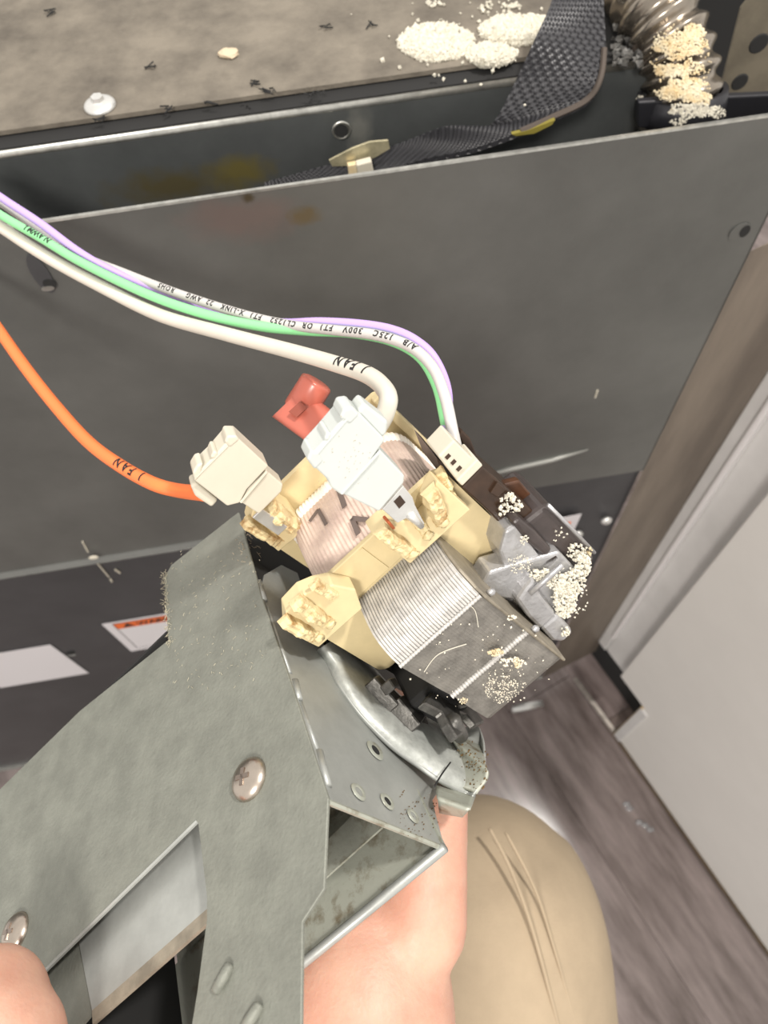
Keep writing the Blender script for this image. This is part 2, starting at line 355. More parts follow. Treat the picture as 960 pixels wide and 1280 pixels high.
# brackish smear on the flange, torn clip tab
def smear(cx, cy, rx, ry, tilt, m, name, off):
    pts = []
    for i in range(28):
        a = 2*pi*i/28; q = 1+.35*noise.noise(V((cos(a)*1.5, sin(a)*1.5, cx)))
        x, y = rx*q*cos(a), ry*q*sin(a); pts.append(on_panel((cx+x*cos(tilt)-y*sin(tilt), cy+x*sin(tilt)+y*cos(tilt)), off))
    return MB().prism(pts, -PN*.0002).build(name, m, oven)
def add_spot(m, centre, rad_, colr, amount=.8, squash=(1, 1, 1), rot=0.0):
    nt = m.node_tree; b = nt.nodes['Principled BSDF']; g = nt.nodes.new('ShaderNodeNewGeometry')
    sub = nt.nodes.new('ShaderNodeVectorMath'); sub.operation = 'SUBTRACT'; nt.links.new(g.outputs['Position'], sub.inputs[0]); sub.inputs[1].default_value = centre
    mp = nt.nodes.new('ShaderNodeMapping'); mp.inputs['Rotation'].default_value = (0, 0, -PAZ); mp.inputs['Scale'].default_value = tuple(q/rad_ for q in squash); nt.links.new(sub.outputs[0], mp.inputs[0])
    ln = nt.nodes.new('ShaderNodeVectorMath'); ln.operation = 'LENGTH'; nt.links.new(mp.outputs[0], ln.inputs[0])
    nz = nt.nodes.new('ShaderNodeTexNoise'); nz.inputs['Scale'].default_value = 1.6/rad_; nz.inputs['Detail'].default_value = 6; nt.links.new(g.outputs['Position'], nz.inputs['Vector'])
    ad = nt.nodes.new('ShaderNodeMath'); ad.operation = 'ADD'; nt.links.new(ln.outputs['Value'], ad.inputs[0]); nt.links.new(nz.outputs[0], ad.inputs[1])
    mr = nt.nodes.new('ShaderNodeMapRange'); mr.inputs[1].default_value = 1.45; mr.inputs[2].default_value = .75; mr.inputs[3].default_value = 0; mr.inputs[4].default_value = amount; nt.links.new(ad.outputs[0], mr.inputs[0])
    mx = nt.nodes.new('ShaderNodeMix'); mx.data_type = 'RGBA'; nt.links.new(mr.outputs[0], mx.inputs[0]); mx.inputs[7].default_value = (*colr, 1)
    lk = b.inputs['Base Color'].links
    if lk: nt.links.new(lk[0].from_socket, mx.inputs[6])
    else: mx.inputs[6].default_value = b.inputs['Base Color'].default_value
    nt.links.new(mx.outputs[2], b.inputs['Base Color'])
add_spot(FLANGE, on_panel((296, 216), DG), .013, (0.20, 0.165, 0.05), .9, (.55, 1, 1)); add_spot(FLANGE, on_panel((210, 234), DG), .014, (0.13, 0.105, 0.04), .8, (.35, 1, 1)); add_spot(FLANGE, on_panel((450, 165), DG), .012, (0.30, 0.30, 0.27), .6, (1.4, 1, .7))
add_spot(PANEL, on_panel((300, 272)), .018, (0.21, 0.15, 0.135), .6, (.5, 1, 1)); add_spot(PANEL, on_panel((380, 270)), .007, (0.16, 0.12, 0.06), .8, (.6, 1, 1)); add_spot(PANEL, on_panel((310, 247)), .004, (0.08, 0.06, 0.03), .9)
cl = MB(); cl.prism([on_panel(q, DG-.017) for q in ((411, 199), (440, 184), (462, 176), (485, 174), (487, 184), (470, 194), (446, 205), (415, 206))], -PN*.0012)
cl = cl.build('torn_tab', mat('yellowed torn steel', (0.55, 0.50, 0.33), 0.4, 0.5, 0.4, 120), oven)
MB().prism([on_panel(q, DG-.020) for q in ((444, 200), (463, 195), (467, 214), (448, 222))], -PN*.004).build('white_clip', IVORY, cl, bevel=.0006)
MB().prism([on_panel(q, DG-.019) for q in ((434, 203), (444, 201), (447, 222), (436, 222))], -PN*.003).build('cardboard_scrap', CRUMBY, cl)
# warning label on the lower panel, second pale label at the far left, third behind the motor
def lab(pts, name, m, off=.0032, par=oven, h=.0003): return MB().prism([on_panel(q, off) for q in pts], -PN*h).build(name, m, par)
def rect_lab(corner, wd, ht, name, m, off=.0032, par=oven):
    c = on_panel(corner, off); return MB().prism([c, c+PX*wd, c+PX*wd-V((0, 0, ht)), c-V((0, 0, ht))], -PN*.0003).build(name, m, par)
W1 = rect_lab((127, 780), .14, .085, 'warning_label', LABELW)
c = on_panel((127, 780), .0028); UPV = V((0, 0, 1))
def lrect(x0, y0, x1, y1, name, m, d=.0002): return MB().prism([c+PX*x0-UPV*y0, c+PX*x1-UPV*y0, c+PX*x1-UPV*y1, c+PX*x0-UPV*y1], -PN*d).build(name, m, W1)
lrect(.0085, .0045, .13, .0780, 'label_border', INK, .0001); lrect(.0095, .0055, .129, .019, 'orange_band', LABELO); lrect(.0095, .0195, .129, .0770, 'label_field', LABELW)
vs, fs = text_mesh('WARNING', .0115)
MB().add([c-PN*.0004+PX*(.0305+v.x)-UPV*(.0165-v.y) for v in vs], fs).build('label_lettering', INK, W1)
MB().add([c-PN*.0004+PX*a-UPV*d for a, d in ((.016, .0165), (.028, .0165), (.022, .007))], [[0, 1, 2]]).build('warning_triangle', INK, W1)
W2 = rect_lab((-60, 826), .10, .10, 'pale_label', LABELW)
W2m = on_panel((75, 920), .0032)
W3 = lab(((686, 650), (727, 642), (706, 688), (690, 680)), 'label_corner', LABELW, -.0006); lab(((696, 655), (714, 652), (708, 664), (698, 664)), 'label_print', LABELO, -.0010, W3)
# deck screw with washer head
def dome_screw(name, c, n, r, m, parent, h=None):
    h = h or r*.42; o = MB().lathe(c, n, [(r*1.0, 0), (r*1.0, h*.12), (r*.93, h*.42), (r*.75, h*.72), (r*.45, h*.93), (0, h)][::-1], 22).build(name, m, parent, smooth=True)
    return o, h
c = on_z((125, 132), ZD+.0025); o, h = dome_screw('deck_screw', c, V((0, 0, 1)), .0078, TERM, oven, .003)
MB().lathe(c+V((0, 0, .0025)), V((0, 0, 1)), [(0, 0.0022), (.003, .0022), (.0034, 0)], 6).build('hex_head', TERM, o)
# bits of debris on the deck
b = MB()
for (x, y, r) in ((286, 67, .0042),): b.blob(on_z((x, y), ZD+.003), (r*1.3, r, r*.5), None, 10, 6, .4, 2)
b.build('pale_flake', mat('tan flake', (0.55, 0.45, 0.32), .8), oven)
b = MB()
for (x, y) in ((190, 82), (208, 138), (262, 129), (334, 112), (337, 114), (386, 121), (125, 152), (310, 135), (62, 16), (320, 104), (400, 116), (465, 30), (406, 34)):
    for i in range(3):
        p0 = on_z((x+random.uniform(-5, 5), y+random.uniform(-2, 2)), ZD+.003); b.tube([p0, p0+V((random.uniform(-.003, .003), random.uniform(-.002, .002), .001)), p0+V((random.uniform(-.003, .003), random.uniform(-.003, .003), .0))], .00035, 5)
b.build('deck_debris', VOID_SOOT, oven, kind='stuff')
# dark gunge behind the panel edge
b = MB()
for i in range(160):
    x = random.uniform(765, 800); y = random.uniform(5, 80)
    if x < 760+y*.1: continue
    b.grain(on_z((x, y), ZD+.004), random.uniform(.0006, .0026))
b.build('sooty_lumps', mat('sooty grit', (0.14, 0.135, 0.125), .5, .3, 0, 200, col2=(0.02, 0.02, 0.02)), oven, kind='stuff')

# ================================================================== white residue on the deck
b = MB()
def in_el(x, y, cx, cy, rx, ry): return ((x-cx)/rx)**2+((y-cy)/ry)**2
for (cx, cy, rx, ry, n) in ((545, 53, 46, 23, 1500), (647, 37, 48, 19, 1500), (613, 68, 31, 14, 700)):
    for i in range(n):
        a = random.uniform(0, 2*pi); q = sqrt(random.random()); q *= 1+.14*noise.noise(V((cos(a)*2, sin(a)*2, cx*.1)))
        b.grain(on_z((cx+rx*q*cos(a), cy+ry*q*sin(a)), ZD+.0025+.004*(1-q*q)), random.uniform(.0007, .0020))
for i in range(90): b.grain(on_z((random.gauss(590, 60), random.gauss(40, 35)), ZD+.003), random.uniform(.0004, .0013))
for (x, y, n) in ((640, 8, 25), (548, 5, 8), (606, 10, 10), (555, 100, 3)):
    for i in range(n): b.grain(on_z((random.gauss(x, 7), random.gauss(y, 3)), ZD+.003), random.uniform(.0007, .0016))
o = b.build('powder_residue', CRUMB, None); tag(o, 'white crusty powder patches on the dusty top deck', 'residue', kind='stuff')

# ================================================================== flexible hose and its collar
hc = cat_rom([on_panel((780, -60), .10), on_panel((812, 0), .066), on_panel((842, 60), .046), on_panel((852, 110), .034), on_panel((848, 150), .030), on_panel((840, 200), .030)], 40)
hr = []; acc = 0
for i, q in enumerate(hc):
    if i: acc += (q-hc[i-1]).length
    hr.append(.0172+.0017*cos(2*pi*acc/.0080))
hose = thing('flexible_hose', 'corrugated stainless steel hose standing upright behind the panel at top right', 'hose', hc[-1])
MB().tube(hc, hr, 28).build('corrugated_tube', HOSE, hose, smooth=True)
kc = min(hc, key=lambda q: (q-on_panel((848, 140), .022)).length); ki = hc.index(kc); kd = (hc[ki+1]-hc[ki-1]).normalized()
def hit_chain(px, cs, rs, back=False):
    d = ray(*px); best = None
    for c, rr in zip(cs, rs):
        rc_ = M3.transposed() @ (c-CAM); t = d.dot(rc_)/d.dot(d); e_ = (rc_-d*t).length
        if e_ < rr:
            h = t-sqrt(rr*rr-e_*e_)/d.length
            best = h if best is None else min(best, h)
    return None if best is None else c2w(d*best)
MB().lathe(kc, kd, [(.0185, -.006), (.0212, -.006), (.0216, 0), (.0212, .006), (.0185, .006)], 28).build('clamp_collar', BLACKP, hose, smooth=True)
b = MB(); b2 = MB()
vw = lambda q: (CAM-q).normalized()
for (cx, cy, rx, ry, n, bb) in ((851, 57, 33, 17, 620, b), (868, 40, 14, 10, 220, b), (840, 88, 22, 8, 260, b), (868, 84, 14, 9, 60, b), (856, 108, 24, 11, 420, b), (838, 118, 20, 7, 140, b), (872, 122, 18, 8, 220, b), (866, 138, 28, 9, 330, b2), (890, 140, 20, 7, 90, b2), (800, 124, 5, 4, 20, b2), (848, 152, 10, 4, 40, b2), (850, 80, 40, 50, 120, b)):
    for i in range(int(n*1.5)):
        a = random.uniform(0, 2*pi); q = sqrt(random.random())*(1+.5*noise.noise(V((cos(a)*2, sin(a)*2, cx)))); h = hit_chain((cx+rx*q*cos(a), cy+ry*q*sin(a)), hc+[kc+kd*k for k in (-.005, -.0025, 0, .0025, .005)], hr+[.0214]*5)
        if h is not None: bb.grain(h, random.uniform(.0003, .0008))
b.build('yellow_residue', CRUMBY, hose, kind='stuff'); 
if b2.v: b2.build('white_residue', CRUMB, hose, kind='stuff')

# ================================================================== black woven strap
def gp(px, off): return on_panel(px, off)
A_ = [on_z((696, -40), ZD+.035), on_z((690, 0), ZD+.03), on_z((668, 50), ZD+.022), gp((645, 100), DG-.012), gp((622, 145), DG-.016), gp((606, 158), DG-.016), gp((560, 157), DG-.018), gp((520, 171), DG-.014), gp((480, 186), DG-.012), gp((420, 203), DG-.012), gp((330, 228), DG-.012)]
B_ = [on_z((757, -40), ZD+.035), on_z((755, 0), ZD+.03), on_z((757, 60), ZD+.016), gp((752, 100), DG-.022), gp((735, 125), DG-.024), gp((695, 145), DG-.026), gp((650, 165), DG-.028), gp((590, 186), DG-.026), gp((530, 199), DG-.022), gp((465, 218), DG-.02), gp((330, 250), DG-.018)]
A_ = cat_rom(A_, 20); B_ = cat_rom(B_, 20); NW = 17
def ribbon(A_, B_, amp):
    mid = [(a+b_)/2 for a, b_ in zip(A_, B_)]; L_ = [0]
    for a, b_ in zip(mid, mid[1:]): L_.append(L_[-1]+(b_-a).length)
    NR = int(L_[-1]/.0011); A2 = []; B2 = []
    for i in range(NR+1):
        d = L_[-1]*i/NR; k = min(len(L_)-2, max(q for q in range(len(L_)) if L_[q] <= d)); f = (d-L_[k])/max(1e-9, L_[k+1]-L_[k]); A2.append(A_[k].lerp(A_[k+1], f)); B2.append(B_[k].lerp(B_[k+1], f))
    A_, B_ = A2, B2
    rows = []
    for i in range(len(A_)):
        r = []
        for j in range(NW*2+1):
            t = j/(NW*2); q = A_[i].lerp(B_[i], t); n = vw(q)
            r.append(q+n*amp*(.5*cos(pi*i/2+pi*j/2)+.5*cos(pi*i/2-pi*j/2)))
        rows.append(r)
    return rows
strap = thing('woven_strap', 'black woven webbing sleeve folded over the deck edge', 'strap', A_[0])
MB().slab(ribbon(A_, B_, .0008), V((0, 0, -.0025))).build('webbing', STRAPM, strap)
m = 4*26+10
ed = [B_[i].lerp(A_[i], .02)+vw(B_[i])*.001 for i in range(2*20, 6*20)]
MB().tube(ed, .0014, 6).build('stitched_edge', mat('frayed brown edge', (0.07, 0.055, 0.045), .8), strap)
yl = [gp(q, DG-.030) for q in ((640, 168), (660, 163), (694, 150), (690, 156), (668, 167), (645, 170))]
MB().prism(yl, PN*.002).build('yellow_lining', YELLOW, strap)

# ================================================================== white cabinet on the right
CP = toe; CN = V((PLN.x, PLN.y, 0))           # cabinet side plane through the toe line
if CN.dot(CP) < 0: CN = -CN
CDv = CN.dot(CP)+.004
def on_cab(px, off=0.0): return on_pl(CN, CDv+off, px)
cab = thing('kitchen_cabinet', 'white painted cabinet side panel standing at the right on the plank floor', 'cabinet', V((CP.x, CP.y, 0)))
cl_, cr_ = on_cab((788, 829)), None
away = -PLD if (-PLD).y > 0 else PLD          # along the cabinet, away from the viewer
def ca(t, z, off=0.0):                        # t metres from the panel's edge towards the viewer
    base = CN*(CDv+off) + away*(away.dot(cl_) - t); return V((base.x, base.y, z))
tb = (on_cab((805, 884))-cl_).dot(-away); zb = on_cab((786, 860)).z
cb = MB(); cb.prism([ca(0, zb), ca(tb, zb), ca(tb, 0.003), ca(1.2, 0.003), ca(1.2, 1.0), ca(0, 1.0)], CN*.019); cb.build('side_panel', CABW, cab, bevel=.0015)
# frame strips beside the panel, set back
e1 = on_cab((785, 770), .014); e0 = on_cab((750, 798), .014)
t1 = (e1-cl_).dot(-away); t0_ = (e0-cl_).dot(-away); zf = on_cab((755, 812), .014).z; zf2 = on_cab((772, 838), .014).z
def vbox(ta, tb_, z0, z1, off, dep, name, m, bev=.0015):
    return MB().prism([ca(ta, z0, off), ca(tb_, z0, off), ca(tb_, z1, off), ca(ta, z1, off)], CN*dep).build(name, m, cab, bevel=bev)
vbox(t0_, t1, zf, 1.0, .014, .02, 'outer_frame', CABF); vbox(t1, .0, zf2, 1.0, .019, .02, 'inner_frame', CABF)
rd = vbox(t1-.003, t1+.003, zf+.06, 1.0, .010, .01, 'frame_bead', mat('white bead', (0.72, 0.70, 0.70), 0.4), .002)
vbox(t0_-.02, tb, 0.0, zb+.1, .05, .3, 'toe_recess', VOID_SOOT, 0)
rc = [on_z(q, 0.0) for q in ((770, 921), (802, 886))]
vbox(tb-.002, tb+.012, .004, zb-.004, -.003, .03, 'corner_bracket', CABF, .001)
vbox(tb-.003, tb+.001, .0, zb, -.002, .03, 'gold_edge', mat('brass strip', (0.55, 0.42, 0.22), .35, .6), 0)
vbox(tb, 1.2, 0.0, .0032, -.003, .004, 'toe_seal', mat('brown sealant', (0.10, 0.065, 0.03), .6, 0, .5, 60, .5, 100), 0)
# grimy wall between the frame and the oven
g1 = ca(t0_, 0, .014); g0 = pnl(UR, 0)
MB().prism([V((g0.x, g0.y, zf-.06)), V((g1.x, g1.y, zf-.06)), V((g1.x, g1.y, .95)), V((g0.x, g0.y, .95))], CN*.01).build('grimy_side', GRIME, cab)
# metal strip on the floor and little chrome foot
a, b_ = on_z((718, 848), .004), on_z((768, 915), .004)
o = MB().prism([a-PLN*.004, b_-PLN*.004, b_+PLN*.004, a+PLN*.004], (0, 0, .003)).build('floor_strip', mat('worn metal strip', (0.42, 0.38, 0.34), .4, .6, .4, 80), None, bevel=.001)
tag(o, 'thin worn metal strip lying on the floor by the dark toe recess', 'strip')
a, b_ = on_z((640, 887), .03), on_z((678, 879), .03)
o = MB().tube([a, a.lerp(b_, .5), b_], [.006, .0065, .005], 12).build('metal_rod', TERM, None, smooth=True); tag(o, 'short bright metal rod on the floor below the motor', 'rod')
b = MB()
for (x, y) in ((783, 1005), (787, 1011), (799, 1028), (806, 1032), (813, 1037)):
    b.blob(on_z((x, y), .003), (.006, .0035, .002), None, 8, 5, .3, x)
o = b.build('water_drops', mat('clear drops', (0.75, 0.76, 0.78), 0.05, 0, trans=.8), None, smooth=True); tag(o, 'small clear spilled drops on the wood planks near the cabinet', 'spill', kind='stuff')

# ================================================================== BLOWER with its motor
blower = thing('blower_motor', 'grey metal blower housing with cream coil motor held up in a hand', 'blower', loc(0, 0, 0))
def tr(pts, axis, val): return [onw(axis, val, q) for q in pts]
def trp(name, pts, axis, val, depth, m, parent=None, **kw):   # outline on an axis plane, thickness along that axis
    d = [0, 0, 0]; d[axis] = depth
    return MB().prism(tr(pts, axis, val), locv(*d)).build(name, m, parent or blower, **kw)
def lbox(name, s, e, p, m, parent=None, **kw): return MB().box(s, e, p).build(name, m, parent or blower, **kw)
# --- face plate (p = 0) with its cut-out
fp = [(205, 722), (214, 706), (290, 646), (298, 640), (325, 740), (366, 862), (410, 998), (405, 1111), (378, 1152), (376, 1300), (236, 1300), (246, 1240), (258, 1150), (258, 1120), (247, 1027), (150, 1122), (60, 1211), (-60, 1330), (-140, 1330), (-140, 1120), (0, 986), (100, 888), (210, 800)]
face = trp('face_plate', fp, 2, 0, 0.9, GALV, bevel=.0002, seg=1)
# lip along the cut-out, inner plate and its own lip
lipm = EDGE
MB().tube([onw(2, .3, q) for q in ((247, 1026), (150, 1121), (60, 1210), (-60, 1329))], .0006, 6).build('cutout_lip', GALV2, face)
inner = trp('inner_plate', [(262, 1000), (262, 1133), (115, 1263), (96, 1165), (170, 1060)], 2, 5.0, .9, GALV2)
trp('inner_plate', [(100, 1160), (118, 1263), (60, 1330), (-80, 1380), (-60, 1250)], 2, 5.6, .9, GALV)  # darker piece: shadow on the inner plate put into its colour
ip = [on(2, 5.0, q) for q in ((262, 1133), (115, 1263))]
MB().prism([loc(*ip[0]), loc(*ip[1]), loc(ip[1][0], ip[1][1]+3.2, ip[1][2]), loc(ip[0][0], ip[0][1]+3.2, ip[0][2])], locv(0, 0, 1.2)).build('plate_lip', TAN, inner)
# dust fuzz on the ragged left edge
b = MB()
for i in range(170):
    t = random.random(); q = (205+7*t+random.gauss(0, 2), 715+90*t); c = onw(2, -.2, q); b.tube([c, c+locv(random.gauss(-.4, .6), random.gauss(0, .7), random.gauss(-.2, .4))], .00007, 3)
for i in range(150):
    q = (random.uniform(215, 330), random.uniform(690, 860)); c = onw(2, -.15, q); b.tube([c, c+locv(random.gauss(0, .6), random.gauss(0, .6), random.uniform(-.25, 0))], .00006, 3)
b.build('dust_fuzz', mat('beige lint', (0.50, 0.46, 0.34), .95), face, kind='stuff')
# screws
for px in ((312, 974), (20, 1166)):
    c = onw(2, -.05, px); n = -locv(0, 0, 1).normalized(); o, h = dome_screw('pan_screw', c, n, .0056, SCREW, blower, .0027)
    ux = locv(1, 0, 0).normalized(); uy = locv(0, 1, 0).normalized()
    b = MB()
    for g in (.4, .4+pi/2):
        d = ux*cos(g)+uy*sin(g); e_ = n.cross(d); k = c+n*(h-.0004)
        b.prism([k+d*.0022+e_*.0006, k-d*.0022+e_*.0006, k-d*.0022-e_*.0006, k+d*.0022-e_*.0006], n*.00055)
    b.build('cross_recess', VOID_SOOT if False else mat('recess steel', (0.35, 0.29, 0.25), .3, 1.0), o)
# embossed slots on the arm
for a, c_ in (((270, 1238), (288, 1206)), ((306, 1285), (325, 1256))):
    b = MB(); b.tube(cat_rom([onw(2, .2, a), onw(2, -.9, ((a[0]+c_[0])/2, (a[1]+c_[1])/2)), onw(2, .2, c_)], 6), [.0004]+[.0013]*11+[.0004], 10); b.build('embossed_slot', GALV, face, smooth=True)
# --- side plate (s = 0)
sp = [(325, 742), (331, 718), (352, 706), (372, 716), (398, 790), (414, 826), (426, 850), (455, 890), (490, 928), (521, 952), (548, 975), (548, 990), (541, 1000), (545, 1018), (556, 1058), (553, 1061), (412, 1003), (405, 985), (366, 862)]
side = trp('side_plate', sp, 0, -.2, -.9, GALV2, bevel=.0002, seg=1)
MB().tube([onw(0, -.4, q) for q in ((411, 1003), (553, 1060))], .0007, 6).build('plate_edge', GALVD, side)
for a, c_ in (((323, 728), (330, 752)), ((368, 852), (373, 876)), ((398, 940), (409, 984)), ((375, 878), (396, 938)), ((334, 760), (362, 842))):
    w_ = .0007 if (c_[1]-a[1]) > 50 else .0012
    MB().tube([onw(0, -.45, a), onw(0, -.45, c_)], w_, 10).build('hinge_tab', GALV2, side, smooth=True)
MB().tube([loc(-.6, -74, .8), loc(-.6, 0, .8)], .0006, 6).build('fold_shadow', VOID_SOOT, side)
# holes and burrs in the side plate
for (x, y, r, vd) in ((469, 938, 2.6, 1), (448, 990, 2.0, 0), (484, 1002, 2.0, 1), (516, 1020, 1.8, 0)):
    c = onw(0, .05, (x, y)); n = locv(1, 0, 0).normalized(); o = MB().lathe(c, n, [(r*.00062, .0002), (r*.001, .0006), (r*.00125, .0)], 18).build('pierced_hole', GALVD, side, smooth=True)
    MB().lathe(c, n, [(0, .00015), (r*.0007, .00015)], 14).build('hole_void', VOID_SOOT if vd else GALV2, o)
# rolled scroll rim: three traced lines lofted
def ramp(pts, s0, s1):                       # traced line whose shaft height grows towards its right end
    n = len(pts)-1; return cat_rom([onw(0, s0+(s1-s0)*(max(0, (i-.35*n)/(.65*n)))**1.4, q) for i, q in enumerate(pts)], 8)
G_ = ramp(((398, 812), (411, 831), (423, 856), (450, 894), (488, 932), (521, 956), (548, 975), (580, 992), (592, 996)), 0, 8)
K1 = ramp(((404, 808), (420, 828), (436, 852), (461, 884), (496, 920), (530, 945), (562, 968), (590, 982), (600, 984)), 2.6, 10.6)
K2 = ramp(((414, 803), (430, 822), (448, 842), (470, 868), (506, 902), (538, 928), (572, 950), (598, 962), (607, 962)), 3.0, 13.5)
I_ = ramp(((424, 800), (438, 816), (458, 836), (482, 862), (512, 892), (546, 914), (576, 926), (600, 922), (606, 930)), 2.2, 15)
Z_ = ramp(((430, 805), (444, 816), (464, 834), (488, 860), (518, 886), (550, 905), (576, 912), (596, 908), (602, 915)), -6, 12)
rows = []
for a, b_, c_, d_, z_ in zip(G_, K1, K2, I_, Z_): rows.append(cat_rom([a, b_, c_, d_, z_], 5))
RIMM = mat('pale rim steel', (0.50, 0.52, 0.49), 0.45, 0.25, 0.3, 220, 0.25, 600)
rim = MB().grid(rows).build('scroll_rim', RIMM, blower, smooth=True)
md = rim.modifiers.new('th', 'SOLIDIFY'); md.thickness = .0007; md.offset = -1
# groove bead outside the rim and the two lobes at its end
MB().tube([q+locv(.1, 0, 0) for q in G_], .0008, 8).build('rim_bead', GALV2, rim, smooth=True)
lob = []
for t in range(9):
    u = t/8; a = onw(0, 1.0+7*u, (545+49*u, 976+20*u)); m_ = onw(0, 5.0+6*u, (547+41*u, 998+12*u)); z_ = onw(0, -2+8*u, (549+29*u, 1017+5*u))
    lob.append(cat_rom([a, m_, z_], 6))
lo = MB().grid(lob).build('rim_lobe', GALVD, rim, smooth=True); md = lo.modifiers.new('th', 'SOLIDIFY'); md.thickness = .0008
lob = []
for t in range(11):
    u = t/10; a = onw(0, 4.0+5*u, (552+44*u, 972+21*u)); m_ = onw(0, 8.6+5.5*u, (572+36*u, 944+28*u)); b_ = onw(0, 9.5+6*u, (560+47*u, 915+40*u)); z_ = onw(0, 3+10*u, (560+44*u, 898+35*u))
    lob.append(cat_rom([a, m_, b_, z_], 6))
lo = MB().grid(lob).build('rim_end', GALVD, rim, smooth=True); md = lo.modifiers.new('th', 'SOLIDIFY'); md.thickness = .0008
MB().tube(cat_rom([onw(0, 10.0, q) for q in ((543, 983), (552, 968), (563, 953))], 5), .00025, 5).build('cut_seam', VOID_SOOT, rim)
# scattered rust and soot specks on the rim end
b = MB()
for i in range(190):
    r_ = random.choice(lob); q = r_[random.randrange(2, len(r_)-2)].lerp(random.choice(lob)[random.randrange(2, len(r_)-2)], 0); b.grain(q+V((random.gauss(0, .0006), random.gauss(0, .0006), 0)), random.uniform(.0001, .00045))
for i in range(60): b.grain(onw(0, .1, (random.uniform(500, 548), random.uniform(985, 1048))), random.uniform(.0001, .0003))
b.build('rust_specks', mat('rust', (0.13, 0.08, 0.03), .9), rim, kind='stuff')
# --- back plate (p = 46) with the rolled bottom edge, inner strip
trp('back_plate', [(556, 1058), (380, 1203), (200, 1352), (120, 1300), (330, 1100), (440, 1000), (520, 985)], 2, 46, .9, GALVD)
lbox('rear_wall', (-100, -1), (-95, -3), (47, 48), GALVD)
ed = [onw(2, 45.4, q) for q in ((556, 1059), (380, 1203), (215, 1340))]
MB().tube(ed, .0014, 10).build('rolled_edge', GALV2, blower, smooth=True)
MB().prism([onw(2, 38, q) for q in ((482, 1030), (409, 1095), (330, 1170), (330, 1110), (409, 1050), (450, 1010))], locv(0, 0, .8)).build('inner_strip', GALVD, blower)
lbox('left_wall', (-100, -99), (-95, 0), (7, 45), VOID_SOOT)
lbox('roof_plate', (-99, -1), (-96, -95), (1, 45), VOID_SOOT)
lbox('gap_shade_sheet', (-2.2, -1.0), (-117, -76), (1, 40), VOID_SOOT)  # black sheet painting in the shaded gap beside the face plate
b = MB()
for i in range(60): q = (random.gauss(306, 8), random.gauss(676, 12)); c = onw(0, -.5, q); b.tube([c, c+locv(.3, random.gauss(0, .8), random.gauss(0, .8))], .00008, 3)
b.build('gap_lint', DUST, blower, kind='stuff')
# --- fan wheel inside the rim (dark blades) and spacer legs
fc = (-12, -70, 62)
b = MB()
for i in range(26):
    a = 2*pi*i/26; r0, r1 = 25, 31
    p0 = loc(-9, fc[1]+r0*cos(a), fc[2]+r0*sin(a)); p1 = loc(-9, fc[1]+r1*cos(a+.18), fc[2]+r1*sin(a+.18)); b.prism([p0, p1, p1+locv(-24, 0, 0), p0+locv(-24, 0, 0)], locv(0, .5*-sin(a), .5*cos(a)))
b.lathe(loc(-6, fc[1], fc[2]), locv(1, 0, 0), [(0, 0), (.025, 0), (.025, -.001), (0, -.001)], 28)
b.build('fan_wheel', mat('dark fan steel', (0.09, 0.085, 0.08), .5, .6), blower)
lbox('gap_filler_corner', (8, 21.8), (-60, -41), (46, 66), VOID_SOOT, bevel=.002)
lbox('gap_filler', (6, 21.8), (-98, -58.5), (24, 66), mat('dark gap filler', (0.035, 0.032, 0.03), .6, .3, .5, 150), bevel=.003)  # dark boxes added to paint the shaded void between stack and rim
LEGM = mat('sooty bracket steel', (0.16, 0.155, 0.145), .45, .7, .5, 200, .3, 700)
for pts, v, d in ((((468, 846), (474, 843), (503, 872), (499, 881)), 8, 5), (((486, 848), (493, 846), (500, 856), (494, 860)), 12, 4), (((498, 872), (506, 868), (532, 896), (526, 906)), 9, 6), (((522, 894), (532, 890), (540, 918), (531, 922)), 6, 4)):
    trp('spacer_leg', pts, 0, v, -d, LEGM, bevel=.0004, seg=1)
# lower motor bracket claw at (575, 890)
trp('motor_foot', [(545, 858), (566, 868), (600, 872), (592, 884), (606, 902), (596, 906), (584, 893), (576, 890), (580, 916), (572, 922), (560, 904), (553, 890), (530, 878)], 0, 17, -3, LEGM, bevel=.0005, seg=1)
MB().tube([onw(0, 18, (566, 900)), onw(0, 14, (576, 920))], .0024, 10).build('foot_stud', LEGM, blower, smooth=True)
MB().tube([onw(0, 20, (574, 882)), onw(0, 21, (603, 875))], .0010, 8).build('foot_wire', LEGM, blower, smooth=True)

